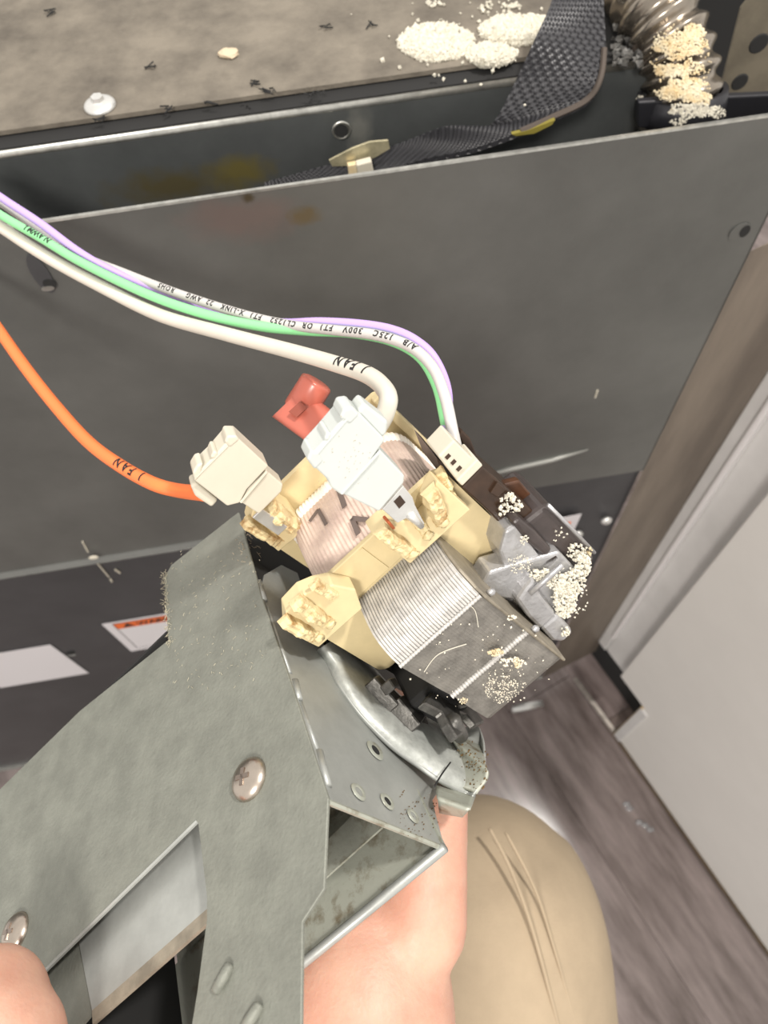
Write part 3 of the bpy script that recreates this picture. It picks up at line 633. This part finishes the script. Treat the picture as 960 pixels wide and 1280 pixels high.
# --- lamination stack: profile in (e, p), stacked along s
prof = [(-57, 13.2), (-52, 12.8), (-46, 12.4), (-42, 12.6), (-39, 13.6), (-36.6, 15.4), (-34.8, 17.6), (-33.6, 20.2)]
prof2 = [(-33.4, 20.4), (-33.8, 27), (-34.2, 34), (-34.6, 41), (-35.2, 46.6)]
prof3 = [(-35.6, 47.4), (-35.0, 53), (-34.8, 60), (-35.0, 67), (-37, 71)]
back = [(-60, 72), (-100, 72), (-112, 60), (-112, 13.2), (-80, 13.2)]
S0, S1, NS = 22.0, 51.5, 31
def stack(pr, closed_extra, name, m, amp):
    b = MB(); full = pr+closed_extra; n = len(full); vs = []; rings = []
    for i in range(NS):
        a = S0+(S1-S0)*i/NS; d = (S1-S0)/NS
        for (o_, dd) in ((0.0, 0), (0.0, .62*d), (amp, .64*d), (amp, .98*d)): rings.append((a+dd, o_))
    cx, cp = -62, 40
    for (a, o_) in rings:
        for (e_, p_) in full:
            L_ = sqrt((e_-cx)**2+(p_-cp)**2); k = 1-o_/L_; vs.append(loc(a, cx+(e_-cx)*k, cp+(p_-cp)*k))
    fs = [[i*n+j, i*n+(j+1) % n, (i+1)*n+(j+1) % n, (i+1)*n+j] for i in range(len(rings)-1) for j in range(n)]
    fs += [list(range(n))[::-1], [(len(rings)-1)*n+j for j in range(n)]]
    b.add(vs, fs); return b.build(name, m, blower, kind='stuff')
stack(prof, [(-36, 26), (-57, 26)], 'pole_laminations', LAM, .45)
stack(prof2+prof3, [(-60, 73), (-108, 73), (-108, 46), (-62, 46), (-62, 27), (-40, 27), (-36, 21)], 'frame_laminations', LAMD, .06)
# weld beads across the stack
for (e_, p_, r, m_) in ((-33.3, 20.2, .0006, LAM), (-34.9, 47.0, .0009, LAM)):
    n = 120; pts = [loc(S0+(S1-S0)*i/n, e_, p_) for i in range(n+1)]; rr = [r*(1+.16*cos(2*pi*i/4)) for i in range(n+1)]
    MB().tube(pts, rr, 8).build('weld_bead', m_, blower, smooth=True)
# thin end plate at the top of the stack
pl = [(-56, 12), (-50, 12), (-44, 12.2), (-39, 13.5), (-34.5, 18), (-33, 22), (-33.8, 46), (-34.6, 70), (-62, 72), (-110, 74), (-110, 12)]
MB().prism([loc(S1+.1, a, c) for a, c in pl], locv(.9, 0, 0)).build('end_plate', TAN, blower, bevel=.0003, seg=1)
for (e_, p_) in ((-36, 25), (-36, 50)): MB().blob(loc(53.5, e_, p_), (.0014, .0012, .0012), None, 8, 6).build('end_rivet', CAST, blower, smooth=True)

# --- bobbin: two flanges, core tube, terminal blocks
def rr_poly(s0, s1, p0, p1, r, e_, corners=(1, 1, 1, 1)):
    out = []
    for k, (cx, cy, a0) in enumerate(((s1-r, p1-r, 0), (s0+r, p1-r, 90), (s0+r, p0+r, 180), (s1-r, p0+r, 270))):
        for i in range(6): a = rad(a0+90*i/5); out.append((cx+r*cos(a), cy+r*sin(a)))
    return [loc(a, e_, c) for a, c in out]
bob = MB().prism(rr_poly(6.8, 66.4, -6, 43, 4.5, -56), locv(0, -1.8, 0))
# opening for the core leg: build the near flange as a ring of four boards instead of one slab
bob = MB()
bob.prism(rr_poly(7, 20.5, -3, 43, 3.8, -56), locv(0, -1.8, 0)); bob.prism(rr_poly(51.9, 66.6, -3, 41.3, 3.6, -56), locv(0, -1.8, 0))
near = bob.build('near_flange', CREAM, blower)
MB().box((18, 54), (-57.8, -56), (-1.5, 11.8)).build('flange_wall', CREAM, blower, bevel=.0003)
MB().box((35, 36), (-56, -55.6), (-1, 11)).build('wall_rib', CREAM, blower)
far = MB().prism(rr_poly(7, 66.5, -8.5, 40, 2.0, -96), locv(0, -2.0, 0)).build('far_flange', CREAM, blower)
MB().prism(rr_poly(19, 56, 10.5, 30, 2, -57), locv(0, -39, 0)).build('core_tube', CREAM, blower)
# tall end cheek of the far flange seen beyond the coil
MB().prism([loc(a, e_, c) for a, e_, c in ((63.5, -97, -8.4), (66.5, -97, -8.4), (66.5, -97, 38), (63.5, -97, 38))], locv(0, 3.5, 0)).build('end_cheek', CREAM, blower, bevel=.0005)
def lump(name, a, c_, h, wd, par, m=CREAMB, k=0):           # melted, ragged wall of a terminal pocket from a to c_ (local mm)
    rows = []; n = 18
    for i in range(n+1):
        t = i/n; q = [a[j]+(c_[j]-a[j])*t for j in range(3)]
        stp = .75+.35*(noise.noise(V((math.floor(t*5)*1.7, k*2.3, 0)))+.3) if t < .8 else .5
        hh = 1.25*h*(1-.35*t)*stp*(1 if 0 < i < n-1 else .5); ww = wd*(.85+.22*noise.noise(V((t*6+9, k*1.7, 2)))); sh = .5*noise.noise(V((t*4, k*3.1, 5)))
        r = []
        for (x_, y_) in ((-1.15, 0), (-1, .55), (-.85, .9), (-.45, 1.04), (0, .93), (.45, 1.05), (.85, .88), (1, .5), (1.15, 0)):
            r.append(loc(q[0]+ww*x_+sh*y_, q[1]+hh*y_*(1+.12*noise.noise(V((t*11, x_*3, k)))) - .3, q[2]+.25*noise.noise(V((x_*4, y_*3, k)))))
        rows.append(r)
    b = MB(); b.grid(rows); N_ = len(b.v); b.f += [list(range(8, -1, -1)), [N_-9+q for q in range(9)]]
    return b.build(name, m, par)
def drip(par, q, r, k): MB().blob(loc(*q), (r*.001, r*.0006, r*.0008), (locv(1, 0, 0)*1000, locv(0, 1, 0)*1000, locv(0, 0, 1)*1000), 10, 7, .7, k).build('melted_drip', CREAM, par, smooth=True)
blk1 = MB().prism([loc(a, -50, c) for a, c in ((42.2, -7), (42.2, 10.3), (64.6, 10.5), (64.4, -5), (58, -2), (57.5, 2), (52.5, 2.5), (52, -1), (47, -7))], locv(0, -6, 0)).build('terminal_block', CREAM, blower, bevel=.0004)
lump('pocket_wall', (44.6, -50, -7), (44.8, -50, 7.5), 3.4, 2.2, blk1, k=1); lump('pocket_wall', (53.5, -50, -4), (51.8, -50, 6), 2.0, 1.7, blk1, k=2); lump('pocket_wall', (61, -50, -5.5), (57.0, -50, 6.5), 5.0, 2.6, blk1, k=3)
drip(blk1, (44.9, -49.6, 8), 1.5, 4); drip(blk1, (51.6, -49.6, 6.6), 1.6, 5); drip(blk1, (57, -49.5, 6.8), 1.6, 6)
lump('cheek_lug', (65, -56, -3), (62, -56, 9), 5, 2.4, blk1, k=9)
blk2 = MB().prism([loc(a, -50, c) for a, c in ((5.6, -2), (6.3, 10.3), (23.3, 10.6), (27, 3.5), (24.5, -3), (21, -6), (17, -8), (10.5, -7.5))], locv(0, -6, 0)).build('terminal_block', CREAM, blower, bevel=.0004)
lump('pocket_wall', (8.6, -50, -7), (8.6, -50, 7.0), 3.6, 2.2, blk2, k=11); lump('pocket_wall', (15.2, -50, -9), (14.0, -50, 6), 3.6, 2.3, blk2, k=12); lump('pocket_wall', (22.0, -50, -9), (22, -50, 1), 2.6, 1.8, blk2, k=13)
drip(blk2, (9, -49.6, 7.5), 1.5, 14); drip(blk2, (14.4, -49.6, 6.6), 1.5, 15)
# third pocket on the far flange for the orange lead's terminal
blk3 = MB().prism([loc(a, -88, c) for a, c in ((10.5, -11), (9, 3.5), (20, 4.5), (22.5, -4), (22, -12), (17, -15))], locv(0, -8, 0)).build('terminal_block', CREAM, blower, bevel=.0004)
lump('pocket_wall', (11.4, -88, -14), (11.4, -88, 2), 3.4, 2.0, blk3, k=21); lump('pocket_wall', (20, -88, -12), (18.5, -88, 2), 5.5, 2.6, blk3, k=22)

# --- coil wrapped in ribbed tape
def coil_ring(s0, s1, p0, p1, r, n=220):
    per = []; L1, L2, La = (s1-s0-2*r), (p1-p0-2*r), pi*r/2; T = 2*L1+2*L2+4*La
    for i in range(n):
        d = T*i/n
        for (cx, cy, a0, ln, dx, dy) in ((s0+r, p0, -90, L1, 1, 0), (s1, p0+r, 0, L2, 0, 1), (s1-r, p1, 90, L1, -1, 0), (s0, p1-r, 180, L2, 0, -1)):
            if d <= ln: per.append((cx+dx*d, cy+dy*d, dy, -dx)); break
            d -= ln
            if d <= La:
                a = rad(a0+90*d/La); ox, oy = ((s1-r, p0+r), (s1-r, p1-r), (s0+r, p1-r), (s0+r, p0+r))[(a0+90)//90]
                per.append((ox+r*cos(a), oy+r*sin(a), cos(a), sin(a))); break
            d -= La
    return per
cr = coil_ring(14.2, 62, 1.2, 39, 9, 660)
rows = []
NE = 16
for i in range(NE+1):
    t = i/NE; e_ = -95.9+38.0*t; bul = -1.4*(2*t-1)**4 - .9*t + .3; r = []
    for j, (a, c, nx, ny) in enumerate(cr):
        o_ = bul + .19*cos(2*pi*j/6.0); r.append(loc(a+nx*o_, e_, c+ny*o_))
    r.append(r[0]); rows.append(r)
coil = MB().grid(rows).build('coil', TAPE, blower, smooth=True)
# pale curled tape edge against the far flange
ring = []
for j, (a, c, nx, ny) in enumerate(cr):
    ring.append((a, c, nx, ny))
rows = []
for i in range(9):
    t = i/8; e_ = -95.8+6.5*t; r = []
    for j, (a, c, nx, ny) in enumerate(cr):
        o_ = 1.5*sin(pi*t)-.75 + .22*cos(2*pi*j/6.0); r.append(loc(a+nx*o_, e_, c+ny*o_))
    r.append(r[0]); rows.append(r)
MB().grid(rows).build('tape_edge', TAPEE, coil, smooth=True)
# smudged grey marks printed on the tape
for st, wd in ((((387, 652), (398, 637), (408, 656)), .0006), (((423, 610), (427, 622), (431, 634)), .0009), (((448, 668), (440, 648), (460, 650)), .0008)):
    pts = [onw(2, .75, q) for q in st]
    for u_, v_ in zip(pts, pts[1:]):
        d = (v_-u_).normalized(); n = locv(0, 0, -1).normalized(); x = d.cross(n)*wd
        MB().prism([u_+x, v_+x, v_-x, u_-x], n*.0002).build('printed_mark', INKG, coil)
# --- copper end and bare terminals
TB1 = MB().prism(tr([(478, 637), (504, 607), (516, 622), (519, 632), (531, 655), (524, 661), (508, 648), (497, 654)], 1, -46), locv(0, -.9, 0)).build('terminal_tab', TERM, blower, bevel=.0002)
MB().prism(tr([(492, 627), (500, 619), (507, 628), (499, 636)], 1, -45.9), locv(0, -.1, 0)).build('tab_hole', BROWN, TB1)
MB().tube([onw(1, -46, (512, 642)), onw(1, -46.2, (527, 658))], [.0012, .0009], 10).build('terminal_crimp', TERM, TB1, smooth=True)
MB().tube(cat_rom([onw(1, -49, (480, 646)), onw(1, -47, (486, 653)), onw(1, -48, (492, 660))], 6), .00045, 6).build('copper_wire', mat('copper enamel', (0.5, 0.13, 0.05), .35, .6), TB1)
MB().box((15, 19), (-84.4, -83.6), (-15, -4)).build('terminal_tab', TERM, blower, bevel=.0002)

# --- end bracket, sensor and bearing cap on the upper end of the motor
def etr(name, pts, e_, depth, m, parent=None, **kw): return MB().prism(tr(pts, 1, e_), locv(0, -depth, 0)).build(name, m, parent or blower, **kw)
brk = etr('end_bracket', [(596, 742), (612, 716), (645, 706), (664, 700), (700, 690), (728, 720), (712, 745), (700, 772), (716, 792), (700, 802), (670, 778), (648, 752)], -46, 8, CAST, bevel=.0008)
etr('bracket_block', [(632, 664), (645, 656), (677, 697), (660, 726), (632, 712), (625, 690)], -47, 12, CAST, bevel=.0009)
etr('bracket_pad', [(606, 722), (626, 712), (656, 740), (640, 754), (618, 742)], -48, 8, CAST, bevel=.0008)
etr('bracket_arm', [(655, 738), (668, 722), (676, 742), (696, 768), (676, 788), (660, 772), (646, 752)], -42.5, 8, CAST, bevel=.0012)
etr('bracket_ear', [(676, 786), (698, 768), (717, 790), (705, 803), (690, 802)], -43, 6, CAST, bevel=.0012)
MB().tube([onw(1, -42, (662, 742)), onw(1, -42, (703, 706))], .0009, 8).build('cast_rib', CAST, brk, smooth=True)
# bearing cap: drum along s
d0 = on(1, -46, (686, 690)); 
cap = MB()
capc = (60, -66, d0[2]+2)
def arc_drum(name, s0, s1, r, ce, cp_, m, bev=.0008): return MB().lathe(loc(s0, ce, cp_), locv(1, 0, 0), [(0, 0), (r*.001-.0008, 0), (r*.001, .0008), (r*.001, (s1-s0)*.001-.0008), (r*.001-.0008, (s1-s0)*.001), (0, (s1-s0)*.001)], 40).build(name, m, blower, smooth=False)
etr('sensor_cap', [(643, 668), (655, 655), (685, 632), (700, 644), (722, 668), (742, 690), (744, 700), (736, 722), (716, 716), (700, 706), (690, 690), (672, 682)], -50, 22, BROWN2, bevel=.0022, seg=3)
etr('cap_rib', [(640, 655), (650, 648), (670, 664), (692, 688), (682, 698), (660, 680)], -46.5, 10, BROWN2, bevel=.0014, seg=3)
MB().tube([onw(1, -49.5, q) for q in ((685, 631), (712, 658), (743, 691))], .0006, 8).build('cap_rim', CAST, blower, smooth=True)
etr('rib_clip', [(682, 700), (696, 692), (700, 697), (676, 722), (666, 716)], -46, 8, BROWN, bevel=.0006)
sens = etr('sensor_body', [(577, 610), (603, 583), (618, 596), (640, 616), (668, 640), (655, 655), (643, 652), (634, 664), (604, 634)], -52, 20, BROWN, bevel=.0006)
etr('sensor_foot', [(545, 571), (554, 580), (578, 609), (604, 635), (634, 664), (628, 668), (590, 640), (556, 600)], -58, 16, BROWN, sens)
etr('sensor_tab', [(613, 617), (622, 603), (634, 612), (622, 622)], -51, 2, BROWN, sens, bevel=.0003)
etr('sensor_fin', [(573, 545), (578, 538), (588, 548), (593, 560), (600, 580), (590, 578), (582, 566)], -64, 3, BROWN, sens, bevel=.0005)
etr('sensor_flap', [(622, 608), (650, 601), (664, 618), (677, 630), (668, 642), (645, 634)], -58, 3, AMBER, sens, bevel=.0006)
# white foam crumbs on the motor
def crumbs(name, m, zones, par):
    b = MB()
    for (axis, val, cx, cy, rx, ry, n, r0, r1) in zones:
        for i in range(n):
            a = random.uniform(0, 2*pi); q = sqrt(random.random())
            b.grain(onw(axis, val+random.random()*.8, (cx+rx*q*cos(a), cy+ry*q*sin(a))), random.uniform(r0, r1))
    return b.build(name, m, par, kind='stuff')
crumbs('foam_crumbs', CRUMB, ((1, -51.2, 637, 634, 14, 18, 75, .0003, .0009), (1, -44.5, 707, 750, 15, 22, 260, .0003, .0009), (1, -44.5, 716, 728, 15, 18, 150, .0003, .0009), (1, -46, 728, 706, 10, 14, 110, .0004, .0009), (1, -44.5, 697, 728, 14, 10, 80, .0003, .0008), (1, -44.5, 676, 719, 14, 7, 80, .0003, .0008), (1, -44.5, 712, 740, 26, 36, 60, .0002, .0006), (1, -49, 722, 690, 14, 10, 40, .0003, .0009), (1, -45.6, 650, 705, 16, 12, 90, .0001, .0004), (1, -42, 706, 790, 6, 6, 30, .0003, .0007), (1, -46, 655, 675, 6, 6, 25, .0002, .0005), (1, -50, 700, 668, 12, 10, 12, .0002, .0005)), blower)
crumbs('metal_dust', mat('pale dust', (0.72, 0.66, 0.54), .9), ((1, -33.4, 628, 862, 22, 17, 230, .0001, .0003), (1, -33.4, 632, 852, 28, 20, 60, .0001, .0003), (1, -33.2, 600, 830, 95, 60, 60, .0001, .0004), (1, -33.2, 642, 828, 18, 6, 40, .0003, .0006), (1, -33.2, 640, 773, 6, 4, 14, .0003, .0006)), blower)
crumbs('yellow_flakes', CRUMBY, ((1, -33, 620, 816, 9, 4, 40, .0003, .0007), (1, -33, 647, 828, 4, 7, 20, .0003, .0006), (1, -49, 736, 690, 5, 5, 12, .0003, .0007), (1, -33, 580, 876, 6, 4, 20, .0002, .0004)), blower)
for st in (((530, 840), (548, 818), (583, 805)), ((586, 756), (594, 764), (598, 784))):
    MB().tube(cat_rom([onw(1, -33, q) for q in st], 8), .00013, 4).build('pale_hair', CRUMB, blower)

# ================================================================== connectors and wires
def connector(pts_main, pts_sub, pts_cap, e_, m, par, teeth, slot):
    MB().prism(tr(pts_main, 1, e_), locv(0, -7.6, 0)).build('housing', m, par, bevel=.0005, seg=3, ang=.35)
    MB().prism(tr(pts_sub, 1, e_-.9), locv(0, -6.0, 0)).build('housing_nose', m, par, bevel=.0005, seg=3, ang=.35)
    MB().prism(tr(pts_cap, 1, e_-1.2), locv(0, -5.6, 0)).build('wire_collar', m, par, bevel=.0008, seg=3, ang=.35)
    for t in teeth: MB().prism(tr(t, 1, e_+.25), locv(0, -6.5, 0)).build('latch_tooth', m, par, bevel=.0006, seg=3, ang=.35)
    MB().tube([onw(1, e_+.05, slot[0]), onw(1, e_+.05, slot[1])], .0003, 6).build('latch_ridge', m, par)
    a, c_ = pts_sub[0], pts_sub[2]; MB().tube([onw(1, e_-.1, a), onw(1, e_-.1, c_)], .0004, 6).build('housing_step', m, par)
def wire_tube(name, pts, r, m, par, n=14, sub=10):
    c = cat_rom(pts, sub); MB().tube(c, r, n).build(name, m, par, smooth=True); return c
def wire_text(c, r, body, size, start_px, m, par, side=0.0, flip=True, name='wire_print', spc=1.0):
    vs, fs = text_mesh(body, size, spc)
    # arc length parameter; letters run from right to left as in the photograph
    s_ = [0]
    for a, b_ in zip(c, c[1:]): s_.append(s_[-1]+(b_-a).length)
    st = min(range(len(c)), key=lambda i: (c[i]-start_px).length); base = s_[st]; out = []
    for v in vs:
        d = base-v.x if flip else base+v.x; d = max(0, min(s_[-1]-1e-6, d)); i = max(k for k in range(len(s_)-1) if s_[k] <= d); f = (d-s_[i])/max(1e-9, s_[i+1]-s_[i])
        q = c[i].lerp(c[i+1], f); t = (c[i+1]-c[i]).normalized(); n = vw(q); n = (n-t*n.dot(t)).normalized(); up = n.cross(t)
        if up.dot(M3 @ V((0, 1, 0))) < 0: up = -up
        y = v.y*(-1 if flip else 1); a = side+(y+size*.35*(1 if flip else -1))/r
        out.append(q+(n*cos(a)+up*sin(a))*(r*1.02))
    return MB().add(out, fs).build(name, m, par)
# --- orange lead with ivory flag connector
ol = thing('orange_wire', 'orange wire with ivory flag connector plugged into the left coil terminal', 'wire', onw(1, -84, (290, 600)))
connector([(243, 601), (247, 591), (266, 573), (284, 552), (297, 547), (336, 583), (309, 612), (300, 629), (284, 633)], [(301, 628), (310, 611), (334, 589), (354, 606), (352, 615), (324, 643)], [(238, 607), (246, 603), (273, 626), (265, 635), (244, 621)], -80, IVORY, ol,
          (((281, 553), (284, 545), (296, 545), (300, 550), (288, 560)), ((241, 591), (247, 581), (254, 579), (252, 594), (244, 603)), ((263, 573), (267, 564), (273, 566), (271, 574))), ((246, 596), (285, 557)))
oc = wire_tube('insulation', [cpt(-60, 330, .33), cpt(-10, 400, .32), cpt(30, 457, .305), cpt(70, 508, .29), cpt(110, 552, .275), cpt(150, 582, .262), cpt(190, 604, .25), cpt(222, 613, .243), onw(1, -84, (258, 617))], .0024, ORANGE, ol)
wire_text(oc, .0024, 'I   F A N', .0050, cpt(185, 601, .252), INK, ol, .25)
# --- white lead with white flag connector
wl = thing('white_wire', 'thick white wire with white flag connector plugged in above the coil', 'wire', onw(1, -44, (440, 575)))
connector([(386, 577), (391, 567), (405, 552), (431, 522), (441, 513), (452, 519), (482, 550), (452, 592), (428, 620), (414, 610), (410, 600)], [(427, 617), (452, 590), (476, 563), (506, 595), (505, 604), (474, 640)], [(446, 516), (456, 504), (486, 527), (484, 542), (477, 549)], -42.5, WHITE, wl,
          (((384, 575), (389, 563), (400, 567), (405, 577), (394, 588)), ((405, 551), (409, 541), (415, 542), (413, 552)), ((425, 523), (430, 511), (442, 509), (450, 519), (438, 531))), ((396, 568), (434, 524)))
b = MB()
for i in range(40):
    q = (random.gauss(436, 18), random.gauss(566, 18)); b.grain(onw(1, -42.4, q), .00012)
b.build('dirt_specks', DUST, wl, kind='stuff')
wc = wire_tube('insulation', [cpt(-70, 236, .315), cpt(0, 283, .305), cpt(60, 322, .295), cpt(130, 360, .283), cpt(200, 394, .268), cpt(280, 417, .25), cpt(360, 438, .23), cpt(420, 455, .212), cpt(462, 470, .198), cpt(484, 492, .188), cpt(482, 515, .182), onw(1, -45.5, (470, 535))], .0024, WHITEW, wl)
wire_text(wc, .0024, 'I   F A N', .0046, cpt(464, 470, .198), INK, wl, .55)
# --- three wire harness with cream plug
hw = thing('wire_harness', 'purple, grey and green wires together ending in a small cream plug', 'wires', onw(1, -56, (575, 595)))
gw = wire_tube('grey_wire', [cpt(-60, 212, .325), cpt(0, 253, .315), cpt(60, 295, .305), cpt(100, 319, .296), cpt(150, 339, .286), cpt(220, 366, .272), cpt(300, 392, .256), cpt(360, 406, .245), cpt(420, 413, .234), cpt(470, 419, .226), cpt(512, 433, .219), cpt(540, 458, .213), cpt(556, 495, .208), cpt(566, 540, .204), cpt(574, 575, .202), onw(1, -58, (579, 592))], .00165, GREYW, hw)
wire_tube('purple_wire', [cpt(-60, 203, .317), cpt(0, 246, .307), cpt(50, 279, .298), cpt(100, 316, .290), cpt(150, 344, .283), cpt(220, 373, .276), cpt(290, 396, .268), cpt(350, 404, .255), cpt(400, 403, .245), cpt(450, 406, .236), cpt(490, 413, .229), cpt(520, 427, .223), cpt(543, 450, .218), cpt(558, 490, .213), cpt(558, 545, .208), cpt(562, 580, .206), onw(1, -59, (568, 590))], .00165, PURPLEW, hw)
nw = wire_tube('green_wire', [cpt(-60, 227, .31), cpt(0, 268, .30), cpt(50, 297, .292), cpt(100, 327, .284), cpt(180, 366, .271), cpt(250, 391, .259), cpt(320, 407, .250), cpt(380, 413, .243), cpt(440, 416, .236), cpt(490, 426, .227), cpt(525, 446, .220), cpt(546, 480, .214), cpt(556, 520, .210), cpt(563, 560, .207), cpt(568, 580, .206), onw(1, -59, (573, 591))], .00170, GREENW, hw)
wire_text(gw, .00165, '22 AWG  X-LINK  FT1 OR  CL1252 OR FT1  300V  125C  A/R', .0030, cpt(536, 452, .214), INK, hw, .1) if False else None
wire_text(gw, .00165, 'A/B   125C   300V   FT1  OR  CL1252   FT1  X-LINK   22  AWG     ROHS', .0028, cpt(522, 440, .217), INK, hw, .35, spc=1.32)
wire_text(gw, .00165, '600V LRV AWN LRV', .0026, cpt(571, 568, .202), INK, hw, .3, flip=False) if False else None
wire_text(nw, .00170, 'N AWM L', .0036, cpt(62, 304, .290), INK, hw, .5)
plug = MB().prism(tr([(548, 571), (568, 550), (592, 574), (604, 582), (578, 608), (571, 601)], 1, -52.5), locv(0, -9, 0)).build('plug', IVORY, hw, bevel=.0005)
MB().prism(tr([(571, 601), (597, 574), (604, 582), (578, 608)], 1, -50.8), locv(0, -9, 0)).build('plug_lip', IVORY, plug, bevel=.0004)
for (x, y) in ((559, 571), (566, 578), (573, 586)): MB().prism(tr([(x-3, y+1), (x+2, y-4), (x+5, y-1), (x, y+4)], 1, -52.3), locv(0, -.5, 0)).build('plug_slot', BROWN, plug)
# --- red terminal cover hanging behind the white connector
rt = thing('red_terminal', 'translucent red flag terminal cover sticking out behind the white connector', 'terminal', cpt(390, 520, .24))
D = .235
def rp(x, y, d): return cpt(x, y, d)
rows = []
for i in range(9):                            # sleeve as a flattened tube from its open end to the hidden end
    t = i/8; a_ = cpt(340+(402-340)*t, 521+(566-521)*t, D-.004*t); b_ = cpt(378+(440-378)*t, 484+(533-484)*t, D+.003-.005*t)
    c = (a_+b_)/2; ux = (b_-a_)/2; nz = vw(c)*.0042; r = []
    for k in range(24):
        g = 2*pi*k/24; x_ = abs(cos(g))**.6*(1 if cos(g) > 0 else -1); y_ = abs(sin(g))**.7*(1 if sin(g) > 0 else -1); r.append(c+ux*x_+nz*y_)
    r.append(r[0]); rows.append(r)
b = MB(); b.grid(rows); b.f += [list(range(24))]
b.build('cover_sleeve', RED, rt, smooth=True)
MB().prism([cpt(*q) for q in ((361, 515, D-.0052), (375, 502, D-.0046), (384, 510, D-.0052), (371, 522, D-.0058))], M3 @ V((0, 0, .0006))).build('sleeve_window', REDD, rt)
MB().lathe(cpt(409, 536, D-.0068), vw(cpt(409, 536, D)), [(.0022, 0), (.0026, .0005), (.0030, 0)], 20, rad(-20), rad(230)).build('moulded_ring', RED, rt, smooth=True)
bc = [cpt(374, 512, D+.004), cpt(381, 501, D+.002), cpt(389, 489, D), cpt(397, 476, D-.001)]
MB().tube(cat_rom(bc, 6), [.0045]+[.0053]*16+[.0050, .0040], 18).build('wire_barrel', RED, rt, smooth=True)

# ================================================================== PERSON
person = thing('person', 'person in khaki trousers holding the blower up in one bare hand', 'person', on_z((620, 1180), 0.0))
def limb(b, nodes, sub=6, n=18):              # tapered tube through (s, e, p, radius mm) nodes, rounded ends
    c = cat_rom([V(q[:3]) for q in nodes], sub); rs = [q.x for q in cat_rom([V((q[3], 0, 0)) for q in nodes], sub)]
    pts = [loc(*q) for q in c]; b.tube(pts, [r*.001 for r in rs], n)
    for q, r in ((pts[0], rs[0]), (pts[-1], rs[-1])): b.blob(q, r*.00099, None, 14, 10)
def fuse(name, b, m, parent, voxel=.0018):
    me = bpy.data.meshes.new(name); me.from_pydata([tuple(q) for q in b.v], [], b.f); me.update(); o = bpy.data.objects.new(name, me); col.objects.link(o)
    bm = bmesh.new(); bm.from_mesh(me); bmesh.ops.recalc_face_normals(bm, faces=bm.faces); bm.to_mesh(me); bm.free()
    md = o.modifiers.new('r', 'REMESH'); md.mode = 'VOXEL'; md.voxel_size = voxel
    sm = o.modifiers.new('s', 'SMOOTH'); sm.factor = .5; sm.iterations = 10
    bpy.context.view_layer.update(); m2 = bpy.data.meshes.new_from_object(o.evaluated_get(bpy.context.evaluated_depsgraph_get()))
    vv = [v.co.copy() for v in m2.vertices]; ff = [list(q.vertices) for q in m2.polygons]; bpy.data.objects.remove(o)
    return build(name, vv, ff, m, parent, smooth=True)
hb = MB()
limb(hb, [(-256, 244, 104, 42), (-178, 143, 98, 39), (-105, 53, 90, 32.5), (-66, 8, 83, 29), (-56, -10, 81, 25)], 8, 28)
KN = ((-62, -62, 79), (-44, -62, 80), (-25, -56, 81), (-7, -42, 81))
for q0, q1, r0, r1 in zip(((-74, -4, 80), (-60, -8, 80), (-47, -8, 81), (-35, -4, 82)), KN, (15, 17, 17, 15), (11.5, 12, 12, 11.5)):
    limb(hb, [(*q0, r0), ((q0[0]+q1[0])/2, (q0[1]+q1[1])/2, 80, (r0+r1)/2+.6), (*q1, r1)])
for (a, e_, p_), ln in zip(KN, (22, 25, 23, 18)):
    limb(hb, [(a, e_, p_, 11), (a-2, e_-ln, p_+15, 9.2), (a-5, e_-ln*1.65, p_+1, 8.4), (a-7, e_-ln*1.85, p_-17, 7.6)])
limb(hb, [(-60, -4, 80, 19), (-78, 12, 68, 19), (-94, 24, 46, 16), (-101, 24, 18, 13.5), (-100, 14, -6, 15), (-98, 1, -15, 16.5), (-98, -7, -16, 14)])
arm = fuse('hand_and_forearm', hb, SKIN, person)
MB().slab([[loc(-109+x*1.0, -6+y, -30.4-.05*((x-5)**2)*-.9-(.02*y*y)*.3) for x in (1, 3, 5, 7, 9)] for y in (0, 4, 8, 11)], locv(0, 0, .8)).build('thumb_nail', NAIL, arm, smooth=True)
kc_ = cat_rom([cpt(560, 1700, .44), cpt(575, 1500, .445), cpt(580, 1350, .45), cpt(576, 1230, .455), cpt(570, 1140, .46), cpt(556, 1075, .465), cpt(540, 1012, .47)], 8)
kr = []
for i in range(len(kc_)):
    t = i/(len(kc_)-1); kr.append(.094-.006*t if t < .5 else (.091)*sqrt(max(.02, 1-((t-.5)/.52)**2.2)))
b = MB(); n = 56; pts = kc_
t_ = MB(); t_.tube(kc_, kr, n)
vs = []
for i, v in enumerate(t_.v):
    r_, k_ = divmod(i, n); c = kc_[r_]; d = (v-c); a = 2*pi*k_/n; L_ = r_/len(kc_)
    f = 1+.020*noise.noise(V((cos(a)*2.2, sin(a)*2.2, L_*2.0)))+.02*noise.noise(V((cos(a)*6, sin(a)*6, L_*1.5)))
    vs.append(c+d*f)
leg = build('trouser_leg', vs, t_.f, KHAKI, person, smooth=True)
def seam(pts, r, name):
    q = []
    for px in cat_rom([V((x, y, 0)) for x, y in pts], 8):
        d = ray(px.x, px.y); best = None
        for c, rr in zip(kc_, kr):
            rc_ = M3.transposed() @ (c-CAM); t = d.dot(rc_)/d.dot(d); e_ = (rc_-d*t).length
            if e_ < rr:
                h = t - sqrt(max(0, rr*rr-e_*e_))/d.length
                best = h if best is None else min(best, h)
        if best: q.append(c2w(d*best))
    if len(q) > 2: MB().tube(q, r, 8).build(name, KHAKI, leg, smooth=True)
seam(((612, 1035), (640, 1090), (668, 1170), (700, 1290)), .0011, 'trouser_seam'); seam(((632, 1040), (668, 1110), (694, 1190), (722, 1290)), .0009, 'trouser_seam')
